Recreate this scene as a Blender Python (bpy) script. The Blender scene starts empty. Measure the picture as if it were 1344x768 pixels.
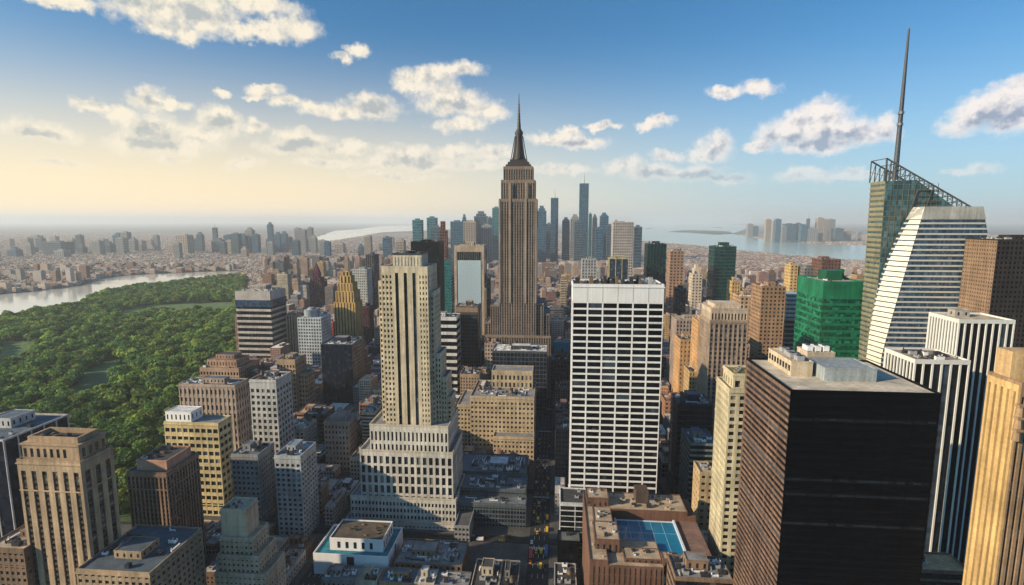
import bpy, math, random
import numpy as np
from mathutils import Euler, Vector
R = math.radians
rng = random.Random(7)
nrg = np.random.default_rng(11)
SC = bpy.context.scene
COL = SC.collection

# ------------------------------------------------------------------ camera, sky, sun, exposure
CAM = Vector((0, 0, 260)); FPX = 700.0; HORIZON = 290; VPX = 730
PITCH = math.atan((384-HORIZON)/FPX); YAW = math.atan((VPX-672)/FPX*math.cos(PITCH))
EUL = Euler((math.pi/2-PITCH, 0, YAW), 'XYZ'); ROT = EUL.to_matrix()
cd = bpy.data.cameras.new('camera'); cam = bpy.data.objects.new('camera', cd); COL.objects.link(cam)
cam.location = CAM; cam.rotation_euler = EUL
cd.sensor_width = 36; cd.lens = 36*FPX/1344; cd.clip_start = 1; cd.clip_end = 200000
SC.camera = cam
SUN_EL = R(23); SUN_AZ = R(-115)          # azimuth clockwise from +Y
vs = SC.view_settings; vs.view_transform = 'Standard'; vs.look = 'None'; vs.gamma = 1; vs.exposure = 0.5
SC.render.engine = 'CYCLES'
cy = SC.cycles; cy.max_bounces = 5; cy.diffuse_bounces = 2; cy.glossy_bounces = 2; cy.transmission_bounces = 2
cy.volume_bounces = 2; cy.use_denoising = True; cy.caustics_reflective = False; cy.caustics_refractive = False

def ray(px, py):
    d = ROT @ Vector(((px-672)/FPX, -(py-384)/FPX, -1)); return d
def at(px, py, Y):
    d = ray(px, py); return CAM + d*(Y/d.y)
def ground(px, py, z=0.0):
    d = ray(px, py); return CAM + d*((z-CAM.z)/d.z)
RT = ROT.transposed()
def project(p):
    q = RT @ (Vector(p)-CAM)
    if q.z > -0.5: return None
    return (672+FPX*q.x/-q.z, 384-FPX*q.y/-q.z)

class NT:
    """small helper for node trees"""
    def __init__(s, tree): s.t = tree; s.n = tree.nodes; s.l = tree.links
    def new(s, ty, **kw):
        n = s.n.new(ty)
        for k, v in kw.items(): setattr(n, k, v)
        return n
    def put(s, sock, v):
        if v is None: return
        if isinstance(v, bpy.types.NodeSocket): s.l.new(v, sock)
        else:
            if hasattr(sock.default_value, '__len__') and not hasattr(v, '__len__'): v = (v,)*len(sock.default_value)
            if hasattr(v, '__len__') and len(sock.default_value) == 4 and len(v) == 3: v = (*v, 1)
            sock.default_value = v
    def math(s, op, a, b=None, c=None, clamp=False):
        n = s.new('ShaderNodeMath', operation=op, use_clamp=clamp)
        for i, v in enumerate((a, b, c)): s.put(n.inputs[i], v)
        return n.outputs[0]
    def vec(s, op, a, b=None, c=None):
        n = s.new('ShaderNodeVectorMath', operation=op)
        for i, v in enumerate((a, b, c)):
            if v is not None: s.put(n.inputs[i], v)
        return n.outputs['Value'] if op in ('LENGTH', 'DOT_PRODUCT', 'DISTANCE') else n.outputs[0]
    def mix(s, f, a, b, blend='MIX'):
        n = s.new('ShaderNodeMix', data_type='RGBA', blend_type=blend)
        s.put(n.inputs[0], f); s.put(n.inputs[6], a); s.put(n.inputs[7], b)
        return n.outputs[2]
    def noise(s, v, scale, detail=3, rough=0.55):
        n = s.new('ShaderNodeTexNoise'); s.put(n.inputs['Vector'], v); n.inputs['Scale'].default_value = scale
        n.inputs['Detail'].default_value = detail; n.inputs['Roughness'].default_value = rough
        return n
    def ramp(s, f, lo, hi, a=0.0, b=1.0, kind='SMOOTHSTEP'):
        n = s.new('ShaderNodeMapRange', interpolation_type=kind)
        s.put(n.inputs[0], f)
        for i, v in zip((1, 2, 3, 4), (lo, hi, a, b)): s.put(n.inputs[i], v)
        return n.outputs[0]

w = bpy.data.worlds.new('World'); SC.world = w; w.use_nodes = True
W = NT(w.node_tree); W.n.clear()
sky = W.new('ShaderNodeTexSky', sky_type='NISHITA'); sky.sun_disc = False
sky.sun_elevation = SUN_EL; sky.sun_rotation = SUN_AZ; sky.altitude = 200
sky.air_density = 1.0; sky.dust_density = 1.6; sky.ozone_density = 1.2
tc = W.new('ShaderNodeTexCoord'); D = tc.outputs['Generated']
sp = W.new('ShaderNodeSeparateXYZ'); W.put(sp.inputs[0], D)
az = W.math('ARCTAN2', sp.outputs[0], sp.outputs[1]); el = W.math('ARCSINE', sp.outputs[2])
cb = W.new('ShaderNodeCombineXYZ'); W.put(cb.inputs[0], az); W.put(cb.inputs[1], el)
V0 = cb.outputs[0]
def azel(px, py):
    d = ray(px, py).normalized(); return math.atan2(d.x, d.y), math.asin(d.z)
CLOUDS = [(200,6,80,26),(262,18,52,24),(310,2,80,16),(210,38,26,14),(242,44,18,12),(330,44,40,9),(392,36,26,16),(355,38,30,12),(466,68,14,9),(450,78,12,7),(80,2,48,9),
 (545,108,26,16),(570,100,30,16),(606,92,26,11),(580,120,24,8),(595,132,42,15),(640,146,26,12),(606,163,30,10),(485,140,34,15),(452,147,26,9),(415,144,22,9),
 (198,130,24,13),(228,136,22,8),(205,170,40,20),(180,190,40,14),(155,150,26,12),(235,190,44,14),(265,178,30,16),(290,158,27,18),(335,164,16,8),(42,168,34,12),(75,172,26,10),(122,138,24,8),
 (395,186,40,15),(375,193,36,10),(455,194,32,9),(290,123,14,6),(345,118,20,6),(338,126,16,5),(375,132,19,8),(225,212,22,7),(320,215,28,7),
 (535,205,42,15),(560,216,36,9),(500,215,30,8),(600,200,30,9),(650,198,28,10),(625,216,40,7),(430,215,40,6),
 (725,180,32,9),(760,186,32,8),(745,176,16,7),(790,165,18,5),(850,163,14,6),(868,160,16,7),(953,122,24,8),(995,116,24,11),
 (1080,152,32,20),(1045,165,40,16),(1030,178,34,13),(1100,170,48,18),(1070,190,55,12),(1135,176,30,14),(1162,170,16,18),(1000,190,22,7),
 (942,192,21,16),(925,202,24,8),(875,205,20,7),(820,218,26,10),(860,226,42,11),(910,226,36,10),(955,234,34,7),(1060,228,46,9),(1120,230,36,7),
 (1320,132,34,22),(1290,150,46,20),(1340,118,30,20),(1265,162,36,13),(1330,158,40,16),(1292,220,24,9),(1260,225,22,5),(80,217,40,6),(520,232,60,5),(740,222,40,6)]
DARK = [(255,20,34,9),(165,4,50,7),(490,140,26,9),(597,112,30,8),(600,140,36,8),(200,186,34,14),(196,178,20,16),(390,192,44,10),(42,172,26,7),(285,165,18,10),
 (532,211,36,8),(1075,182,62,10),(1110,176,40,9),(1300,170,52,10),(1335,152,40,10),(865,230,50,7),(930,231,40,6),(945,198,14,7),(740,188,30,5),(200,134,20,5)]
n1 = W.noise(V0, 20, 8, 0.62); n2 = W.noise(V0, 75, 6, 0.66); n3 = W.noise(V0, 34, 6, 0.6)
n3b = W.noise(W.vec('ADD', V0, (-0.010, 0.011, 0)), 34, 6, 0.6)
off = W.vec('SUBTRACT', n1.outputs['Color'], (0.5, 0.5, 0.5))
Vd = W.vec('MULTIPLY_ADD', off, (0.05, 0.042, 0), V0)
off2 = W.vec('SUBTRACT', n2.outputs['Color'], (0.5, 0.5, 0.5))
Vd = W.vec('MULTIPLY_ADD', off2, (0.014, 0.013, 0), Vd)
def field(lst, grow):
    cur = None
    for (x, y, hw, hh) in lst:
        a, e = azel(x, y); a0, _ = azel(x-hw, y); a1, _ = azel(x+hw, y); _, e0 = azel(x, y+hh); _, e1 = azel(x, y-hh)
        sa = max((a1-a0)/2, 1e-3)*grow; se = max((e1-e0)/2, 1e-3)*grow
        L = W.vec('LENGTH', W.vec('MULTIPLY_ADD', Vd, (1/sa, 1/se, 0), (-a/sa, -e/se, 0)))
        cur = L if cur is None else W.math('SMOOTH_MIN', cur, L, 0.28)
    return cur
cf = field(CLOUDS, 1.22); df = field(DARK, 1.25)
dens = W.ramp(W.math('ADD', cf, W.math('ADD', W.math('MULTIPLY', W.math('SUBTRACT', n3.outputs[0], 0.5), -1.05), W.math('MULTIPLY', W.math('SUBTRACT', n2.outputs[0], 0.5), -0.55))), 1.22, 0.44)
dark = W.ramp(W.math('ADD', df, W.math('MULTIPLY', W.math('SUBTRACT', n2.outputs[0], 0.5), -0.7)), 1.5, 0.2)
relief = W.math('MULTIPLY', W.math('SUBTRACT', n3b.outputs[0], n3.outputs[0]), 3.4)
core = W.ramp(cf, 1.0, 0.2)
dark = W.math('MULTIPLY', W.math('ADD', W.math('MULTIPLY', dark, .9), W.math('ADD', relief, .12)), core, clamp=True)
# horizon warmth of the evening side (towards the sun) over the physical sky
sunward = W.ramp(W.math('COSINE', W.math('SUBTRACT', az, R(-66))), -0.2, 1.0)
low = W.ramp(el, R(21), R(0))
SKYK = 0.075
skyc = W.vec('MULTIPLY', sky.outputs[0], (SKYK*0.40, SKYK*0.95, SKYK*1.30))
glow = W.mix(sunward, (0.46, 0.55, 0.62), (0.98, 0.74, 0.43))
haze_f = W.math('MULTIPLY', W.math('POWER', low, 1.6), W.math('MULTIPLY', W.ramp(sunward, 0, 1, 0.62, 0.85), W.ramp(sp.outputs[1], -0.45, 0.25, 0.12, 1.0)))  # glow dimmed in the unseen sky behind the camera to weaken fill light
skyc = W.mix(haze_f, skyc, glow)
lit = W.mix(sunward, (0.72, 0.66, 0.62), (0.73, 0.65, 0.51))
shd = W.mix(sunward, (0.25, 0.28, 0.36), (0.36, 0.38, 0.37))
cc = W.mix(dark, lit, shd)
fade = W.ramp(el, R(1), R(9.5), 0.30, 0.95)
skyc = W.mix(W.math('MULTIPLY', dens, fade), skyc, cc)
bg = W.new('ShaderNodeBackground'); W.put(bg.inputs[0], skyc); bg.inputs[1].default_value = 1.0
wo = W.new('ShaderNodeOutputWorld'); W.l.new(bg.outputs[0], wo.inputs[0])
w.cycles.sampling_method = 'MANUAL'; w.cycles.sample_map_resolution = 512

sd = bpy.data.lights.new('sun', 'SUN'); sd.energy = 5.0; sd.angle = R(0.5); sd.color = (1, 0.79, 0.53)
sun = bpy.data.objects.new('sun', sd); COL.objects.link(sun)
sv = Vector((math.sin(SUN_AZ)*math.cos(SUN_EL), math.cos(SUN_AZ)*math.cos(SUN_EL), math.sin(SUN_EL)))
sun.rotation_euler = sv.to_track_quat('Z', 'Y').to_euler(); sun.location = (0, 0, 900)

# ------------------------------------------------------------------ materials
MATS = {}
def mat_base(key):
    m = bpy.data.materials.new(key); m.use_nodes = True; t = NT(m.node_tree)
    return m, t, m.node_tree.nodes['Principled BSDF']
def wall(rgb, rough=0.85, var=0.36, spec=0.25):
    k = ('wall', rgb, rough, var)
    if k in MATS: return MATS[k]
    m, t, p = mat_base('masonry')
    g = t.new('ShaderNodeNewGeometry').outputs['Position']
    a = t.noise(g, 0.06, 4).outputs[0]; b = t.noise(g, 0.9, 3, 0.7).outputs[0]
    st = t.noise(t.vec('MULTIPLY', g, (0.55, 0.55, 0.025)), 1.0, 3).outputs[0]
    f = t.math('MULTIPLY', t.ramp(a, 0.25, 0.75, 1-var, 1+var*0.5, 'LINEAR'), t.ramp(b, 0.25, 0.75, 1-var*0.6, 1+var*0.5, 'LINEAR'))
    f = t.math('MULTIPLY', f, t.ramp(st, 0.3, 0.7, 1-var*0.9, 1+var*0.4, 'LINEAR'))
    t.put(p.inputs['Base Color'], t.vec('SCALE', rgb, None)) if False else None
    n = t.new('ShaderNodeVectorMath', operation='SCALE'); n.inputs[0].default_value = rgb; t.put(n.inputs['Scale'], f)
    t.put(p.inputs['Base Color'], n.outputs[0])
    p.inputs['Roughness'].default_value = rough; p.inputs['Specular IOR Level'].default_value = spec
    MATS[k] = m; return m
def glass(rgb, lite=(0.16, 0.15, 0.13), frac=0.16, cell=(3.1, 3.1, 3.7), rough=0.12, spec=0.35):
    """window glass whose panes differ: most dark, some with pale blinds behind"""
    k = ('glass', rgb, lite, frac, cell, rough, spec)
    if k in MATS: return MATS[k]
    m, t, p = mat_base('window_glass')
    g = t.new('ShaderNodeNewGeometry').outputs['Position']
    wn = t.new('ShaderNodeTexWhiteNoise', noise_dimensions='3D'); t.put(wn.inputs[0], t.vec('SNAP', g, cell))
    f = t.ramp(wn.outputs[0], 1-frac, 1.0, 0, 1, 'LINEAR')
    sc = t.ramp(wn.outputs[1] if False else wn.outputs[0], 0, 1-frac, 0.5, 1.4, 'LINEAR')
    n = t.new('ShaderNodeVectorMath', operation='SCALE'); n.inputs[0].default_value = rgb; t.put(n.inputs['Scale'], sc)
    t.put(p.inputs['Base Color'], t.mix(f, n.outputs[0], lite))
    p.inputs['Roughness'].default_value = rough; p.inputs['Specular IOR Level'].default_value = spec
    MATS[k] = m; return m
def plain(name, rgb, rough=0.6, metal=0.0, spec=0.4):
    k = (name, rgb, rough, metal)
    if k in MATS: return MATS[k]
    m, t, p = mat_base(name)
    g = t.new('ShaderNodeNewGeometry').outputs['Position']
    b = t.noise(g, 0.7, 3, 0.7).outputs[0]
    n = t.new('ShaderNodeVectorMath', operation='SCALE'); n.inputs[0].default_value = rgb; t.put(n.inputs['Scale'], t.ramp(b, 0.25, 0.75, 0.82, 1.12, 'LINEAR'))
    t.put(p.inputs['Base Color'], n.outputs[0]); p.inputs['Roughness'].default_value = rough
    p.inputs['Metallic'].default_value = metal; p.inputs['Specular IOR Level'].default_value = spec
    MATS[k] = m; return m
def roofmat(rgb):
    k = ('roof', rgb)
    if k in MATS: return MATS[k]
    m, t, p = mat_base('roofing')
    g = t.new('ShaderNodeNewGeometry').outputs['Position']
    a = t.noise(g, 0.12, 5, 0.65).outputs[0]
    br = t.new('ShaderNodeTexBrick'); t.put(br.inputs['Vector'], g); br.inputs['Scale'].default_value = 0.16
    br.inputs['Color1'].default_value = (1, 1, 1, 1); br.inputs['Color2'].default_value = (0.72, 0.72, 0.74, 1); br.inputs['Mortar'].default_value = (0.45, 0.45, 0.45, 1)
    br.inputs['Mortar Size'].default_value = 0.02
    n = t.new('ShaderNodeVectorMath', operation='SCALE'); n.inputs[0].default_value = rgb; t.put(n.inputs['Scale'], t.ramp(a, 0.3, 0.7, 0.55, 1.25, 'LINEAR'))
    t.put(p.inputs['Base Color'], t.mix(0.7, n.outputs[0], br.outputs[0], 'MULTIPLY')); p.inputs['Roughness'].default_value = 0.9
    MATS[k] = m; return m

CREAM = wall((0.56, 0.50, 0.40)); STONE = wall((0.54, 0.43, 0.31)); TAN = wall((0.40, 0.29, 0.19)); BROWN = wall((0.22, 0.145, 0.10)); DKBROWN = wall((0.10, 0.07, 0.055))
LTGREY = wall((0.46, 0.46, 0.45)); GREY = wall((0.27, 0.28, 0.29)); BLUEGREY = wall((0.26, 0.30, 0.34)); PINKTAN = wall((0.42, 0.32, 0.26)); YELLOW = wall((0.56, 0.47, 0.26))
BRICK = wall((0.24, 0.11, 0.075)); RED = wall((0.42, 0.07, 0.06)); WHITE = wall((0.80, 0.80, 0.80), var=0.08); BLACK = wall((0.0035, 0.004, 0.006), 0.5, 0.3, .06); GOLD = wall((0.52, 0.34, 0.13)); ORANGE = wall((0.50, 0.29, 0.12))
NAVY = wall((0.025, 0.035, 0.06), 0.5); PURPLE = wall((0.085, 0.018, 0.045)); GREENW = wall((0.012, 0.18, 0.09), 0.4, 0.45, 0.35); DKGREEN = wall((0.01, 0.07, 0.06), 0.35)
G_DARK = glass((0.012, 0.014, 0.018)); G_BLK = glass((0.004, 0.0045, 0.006), (0.045, 0.045, 0.045), 0.10, rough=0.22, spec=0.11); G_BLUE = glass((0.02, 0.035, 0.06), (0.10, 0.12, 0.14), 0.12)
G_NAVY = glass((0.006, 0.010, 0.022), (0.03, 0.045, 0.07), 0.2, rough=0.2, spec=0.2); G_TEAL = glass((0.01, 0.10, 0.12), (0.03, 0.17, 0.19), 0.3); G_GREEN = glass((0.003, 0.06, 0.033), (0.02, 0.22, 0.12), 0.35, rough=0.12, spec=0.5)
G_DGREEN = glass((0.003, 0.022, 0.02), (0.008, 0.06, 0.05), 0.25); G_SKY = glass((0.28, 0.42, 0.52), (0.45, 0.6, 0.68), 0.3, rough=0.06, spec=0.9); G_BROWN = glass((0.02, 0.014, 0.011), (0.10, 0.08, 0.06), 0.12)
R_TAR = roofmat((0.05, 0.05, 0.055)); R_TAN = roofmat((0.45, 0.37, 0.27)); R_WHITE = roofmat((0.66, 0.66, 0.66)); R_GREY = roofmat((0.24, 0.24, 0.25)); R_BLUE = roofmat((0.10, 0.145, 0.19)); R_RUST = roofmat((0.24, 0.12, 0.08)); R_TEAL = roofmat((0.02, 0.22, 0.29))
METAL = plain('painted_metal', (0.42, 0.42, 0.43), 0.5, 0.3); DMETAL = plain('dark_metal', (0.05, 0.05, 0.055), 0.5, 0.4); WOOD = plain('tank_wood', (0.16, 0.10, 0.06), 0.85); WHITEM = plain('white_metal', (0.75, 0.75, 0.75), 0.5)
PANE = [glass((0.012, 0.015, 0.02), frac=0.0001), glass((0.035, 0.05, 0.07), frac=0.0001), plain('window_blind', (0.20, 0.18, 0.14), 0.4), glass((0.004, 0.004, 0.006), frac=0.0001, rough=.3, spec=.12)]

# ------------------------------------------------------------------ mesh building
BOXF = np.array([[0,1,3,2],[4,6,7,5],[0,4,5,1],[2,3,7,6],[0,2,6,4],[1,5,7,3]])   # -x +x -y +y -z +z (outward)
class MB:
    def __init__(s): s.b = []; s.v = []; s.f = []; s.m = []; s.t = []
    def box(s, x0, x1, y0, y1, z0, z1, m=0): s.b.append((x0, x1, y0, y1, z0, z1, m)); return s
    def poly(s, verts, faces, m=0):
        o = len(s.v); s.v.extend(tuple(v) for v in verts); s.f.extend([tuple(i+o for i in f) for f in faces]); s.m.extend([m]*len(faces)); return s
    def tube(s, x, y, z0, z1, r0, r1=None, n=12, m=0):
        r1 = r0 if r1 is None else r1
        vs_ = [(x+r0*math.cos(2*math.pi*i/n), y+r0*math.sin(2*math.pi*i/n), z0) for i in range(n)]+[(x+r1*math.cos(2*math.pi*i/n), y+r1*math.sin(2*math.pi*i/n), z1) for i in range(n)]
        return s.poly(vs_, [(i, (i+1) % n, n+(i+1) % n, n+i) for i in range(n)]+[tuple(range(n-1, -1, -1)), tuple(range(n, 2*n))], m)
    def bar(s, a, b, r, m=0):
        a = Vector(a); b = Vector(b); d = (b-a).normalized(); u = d.cross(Vector((0, 0, 1)) if abs(d.z) < .9 else Vector((1, 0, 0))).normalized()*r; v = d.cross(u).normalized()*r
        vv = [a+u+v, a-u+v, a-u-v, a+u-v, b+u+v, b-u+v, b-u-v, b+u-v]
        return s.poly(vv, [(0, 1, 5, 4), (1, 2, 6, 5), (2, 3, 7, 6), (3, 0, 4, 7), (3, 2, 1, 0), (4, 5, 6, 7)], m)
    def loft(s, rings, m=0, cap=True):
        n = len(rings[0]); vv = [p for r in rings for p in r]; ff = []
        for k in range(len(rings)-1):
            for i in range(n): ff.append((k*n+i, k*n+(i+1) % n, (k+1)*n+(i+1) % n, (k+1)*n+i))
        if cap: ff += [tuple(range(n-1, -1, -1)), tuple(range((len(rings)-1)*n, len(rings)*n))]
        return s.poly(vv, ff, m)
    def mesh(s, name, mats, org=(0, 0, 0), smooth=False):
        me = bpy.data.meshes.new(name); nb = len(s.b); o = np.array(org)
        if nb:
            B = np.array(s.b, float); c = np.empty((nb, 8, 3))
            for i in range(8):
                c[:, i, 0] = B[:, (i >> 2) & 1]; c[:, i, 1] = B[:, 2+((i >> 1) & 1)]; c[:, i, 2] = B[:, 4+(i & 1)]
            bv = c.reshape(-1, 3); bf = (BOXF[None]+np.arange(nb)[:, None, None]*8).reshape(-1, 4); bm_ = np.repeat(B[:, 6].astype(np.int32), 6)
        else: bv = np.zeros((0, 3)); bf = np.zeros((0, 4), int); bm_ = np.zeros(0, np.int32)
        pv = np.array(s.v, float).reshape(-1, 3)
        V = np.concatenate([bv, pv])-o
        li = [bf.reshape(-1)]+[np.array(f)+len(bv) for f in s.f]; li = np.concatenate(li) if li else np.zeros(0, int)
        tot = np.concatenate([np.full(len(bf), 4), np.array([len(f) for f in s.f], int)])
        st = np.concatenate([[0], np.cumsum(tot)[:-1]]) if len(tot) else tot
        me.vertices.add(len(V)); me.vertices.foreach_set('co', V.reshape(-1).astype(np.float32))
        me.loops.add(len(li)); me.loops.foreach_set('vertex_index', li.astype(np.int32))
        me.polygons.add(len(tot)); me.polygons.foreach_set('loop_start', st.astype(np.int32))
        me.polygons.foreach_set('material_index', np.concatenate([bm_, np.array(s.m, np.int32)]).astype(np.int32))
        me.polygons.foreach_set('use_smooth', np.full(len(tot), smooth, dtype=bool))
        for m in (mats if isinstance(mats, (list, tuple)) else [mats]): me.materials.append(m)
        me.update(calc_edges=True)
        return me
def link(name, me, loc=(0, 0, 0), parent=None):
    o = bpy.data.objects.new(name, me); o.location = loc; COL.objects.link(o)
    if parent: o.parent = parent
    return o
def tag(o, label, cat, group=None, kind=None):
    o['label'] = label; o['category'] = cat
    if group: o['group'] = group
    if kind: o['kind'] = kind
    return o
class Thing:
    def __init__(s, name, label, cat, loc, group=None):
        s.o = link(name, None, loc); tag(s.o, label, cat, group); s.loc = Vector(loc); s.o.empty_display_size = 1
    def part(s, name, mb, mats, parent=None, stuff=False, org=None, label=None):
        """mb is in world coordinates"""
        base = s.loc if parent is None else s.loc+Vector(parent.location)
        org = base if org is None else Vector(org)
        o = link(name, mb.mesh(name, mats, org), org-base, parent or s.o)
        if stuff: o['kind'] = 'stuff'
        if label: o['label'] = label
        return o

# ------------------------------------------------------------------ facades
FOOT = []       # footprints (x0,x1,y0,y1) of everything placed by hand
SHOW = []       # (px0,px1,y_visible_bottom,Y): fillers in front stay below this
def S(kind, bay, floor, pw, sh, d=0.45, cap=0.0, slot=0, sslot=None, base=0.0):
    return dict(kind=kind, bay=bay, floor=floor, pw=pw, sh=sh, d=d, cap=cap, slot=slot, sslot=slot if sslot is None else sslot, base=base)
def fbox(mb, side, core, u0, u1, o0, o1, z0, z1, m):
    x0, x1, y0, y1 = core
    if u1-u0 < 1e-3 or z1-z0 < 1e-3: return
    if side == 'F': mb.box(u0, u1, y0-o1, y0-o0, z0, z1, m)
    elif side == 'B': mb.box(u0, u1, y1+o0, y1+o1, z0, z1, m)
    elif side == 'L': mb.box(x0-o1, x0-o0, u0, u1, z0, z1, m)
    else: mb.box(x1+o0, x1+o1, u0, u1, z0, z1, m)
def facade(mb, side, core, z0, z1, st, panes=None, u0=None, u1=None):
    x0, x1, y0, y1 = core; d = st['d']
    if side in 'FB':
        a = x0-d if u0 is None else u0; b = x1+d if u1 is None else u1
    else:
        a = y0 if u0 is None else u0; b = y1 if u1 is None else u1
    zt = z1-st['cap']; zb = z0+st['base']
    if st['cap'] > 0: fbox(mb, side, core, a, b, 0, d+0.03, zt, z1, st['slot'])
    if st['base'] > 0: fbox(mb, side, core, a, b, 0, d+0.03, z0, zb, st['slot'])
    nb = max(1, round((b-a)/st['bay'])); nf = max(1, round((zt-zb)/st['floor']))
    bw = (b-a)/nb; fh = (zt-zb)/nf; k = st['kind']; pw = min(st['pw'], bw*.9); sh = min(st['sh'], fh*.9)
    po, so = {'grid': (d, d-0.06), 'vert': (d, d*0.35), 'horiz': (d*0.35, d), 'slot': (d, 0)}[k]
    if k != 'horiz' or st['pw'] > 0:
        for i in range(nb+1):
            c = a+i*bw; l = c-pw/2; r = c+pw/2
            if i == 0: l, r = a, a+max(pw*.5, d+0.05)
            if i == nb: l, r = b-max(pw*.5, d+0.05), b
            fbox(mb, side, core, l, r, 0, po, zb, zt, st['slot'])
    if so > 0:
        e = 0.011
        for j in range(nf+1):
            c = zb+j*fh; l = c-sh/2; r = c+sh/2
            if j == 0: l, r = zb, zb+sh*.5
            if j == nf: l, r = zt-sh*.5, zt
            fbox(mb, side, core, a+e, b-e, 0, so, l, r, st['sslot'])
    if panes is not None:
        if k == 'horiz':
            for j in range(nf): panes.append((side, core, a+0.1, b-0.1, zb+j*fh+sh/2, zb+(j+1)*fh-sh/2))
        elif k == 'slot':
            for i in range(nb): panes.append((side, core, a+i*bw+pw/2, a+(i+1)*bw-pw/2, zb, zt))
        else:
            for i in range(nb):
                for j in range(nf): panes.append((side, core, a+i*bw+pw/2, a+(i+1)*bw-pw/2, zb+j*fh+sh/2, zb+(j+1)*fh-sh/2))
QUADS = []
for i, m in enumerate(PANE):
    QUADS.append(MB().box(-.5, .5, -.05, 0, -.5, .5).mesh('window', [m]))
def add_windows(T, panes, n=100, black=False):
    """the n panes that show largest become window objects of their own"""
    sc = []
    for p in panes:
        side, core, a, b, z0, z1 = p; x0, x1, y0, y1 = core
        if side == 'B' or (side == 'L' and x0 < 0) or (side == 'R' and x1 > 0): continue
        q = {'F': ((a, y0, z0), (b, y0, z1)), 'L': ((x0, a, z0), (x0, b, z1)), 'R': ((x1, a, z0), (x1, b, z1))}[side]
        u, v = project(q[0]), project(q[1])
        if u is None or v is None: continue
        cx, cy_ = (u[0]+v[0])/2, (u[1]+v[1])/2
        if not (-5 < cx < 1349 and -5 < cy_ < 773): continue
        sc.append((abs(u[0]-v[0])*abs(u[1]-v[1]), p))
    sc.sort(key=lambda t: -t[0])
    for _, (side, core, a, b, z0, z1) in sc[:n]:
        x0, x1, y0, y1 = core; c = (a+b)/2
        pos, rz = {'F': ((c, y0-.02, 0), 0), 'L': ((x0-.02, c, 0), -math.pi/2), 'R': ((x1+.02, c, 0), math.pi/2)}[side]
        o = link('window', QUADS[rng.choices((3, 0, 1), (8, 2, .7))[0] if black else rng.choices((0, 1, 2), (6, 3, 1.3))[0]], (pos[0]-T.loc.x, pos[1]-T.loc.y, (z0+z1)/2-T.loc.z), T.o)
        o.scale = (b-a, 1, z1-z0); o.rotation_euler.z = rz
def parapet(mb, x0, x1, y0, y1, z, h=1.1, t=0.5, m=0):
    mb.box(x0, x1, y0, y0+t, z, z+h, m).box(x0, x1, y1-t, y1, z, z+h, m).box(x0, x0+t, y0+t, y1-t, z, z+h, m).box(x1-t, x1, y0+t, y1-t, z, z+h, m)

def ac_mb(x, y, z, sx, sy, h):
    m = MB(); m.box(x, x+sx, y, y+sy, z+.35, z+h); m.box(x-.12, x+sx+.12, y-.12, y+sy+.12, z+h, z+h+.14)
    for a in (.1, sx-.4):
        for b in (.1, sy-.4): m.box(x+a, x+a+.3, y+b, y+b+.3, z, z+.35)
    n = max(1, int(sx/2.2))
    for i in range(n): m.tube(x+(i+.5)*sx/n, y+sy/2, z+h+.14, z+h+.55, min(sx/n, sy)*.36, n=10, m=1)
    return m
def tank_mb(x, y, z, r, h):
    m = MB()
    for a in (-1, 1):
        for b in (-1, 1): m.bar((x+a*r*.65, y+b*r*.65, z), (x+a*r*.6, y+b*r*.6, z+h*.45), .18, 1)
    m.tube(x, y, z+h*.45, z+h*.5, r*1.05, n=14, m=1); m.tube(x, y, z+h*.5, z+h*1.05, r, r*.96, n=14); m.tube(x, y, z+h*1.05, z+h*1.3, r*1.05, .05, n=14, m=1)
    return m
def house_mb(x0, x1, y0, y1, z, h):
    m = MB(); m.box(x0, x1, y0, y1, z, z+h); parapet(m, x0-.15, x1+.15, y0-.15, y1+.15, z+h, .5, .4, 0); m.box(x0+.25, x1-.25, y0+.25, y1-.25, z+h, z+h+.06, 1)
    nb = max(1, int((x1-x0)/3.5))
    for i in range(nb):
        c = x0+(i+.5)*(x1-x0)/nb; m.box(c-.6, c+.6, y0-.05, y0, z+h*.25, z+h*.75, 2)
    nb = max(1, int((y1-y0)/4))
    for i in range(nb):
        c = y0+(i+.5)*(y1-y0)/nb
        m.box(x0-.05, x0, c-.6, c+.6, z+h*.3, z+h*.75, 2); m.box(x1, x1+.05, c-.6, c+.6, z+h*.3, z+h*.75, 2)
    return m
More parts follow.
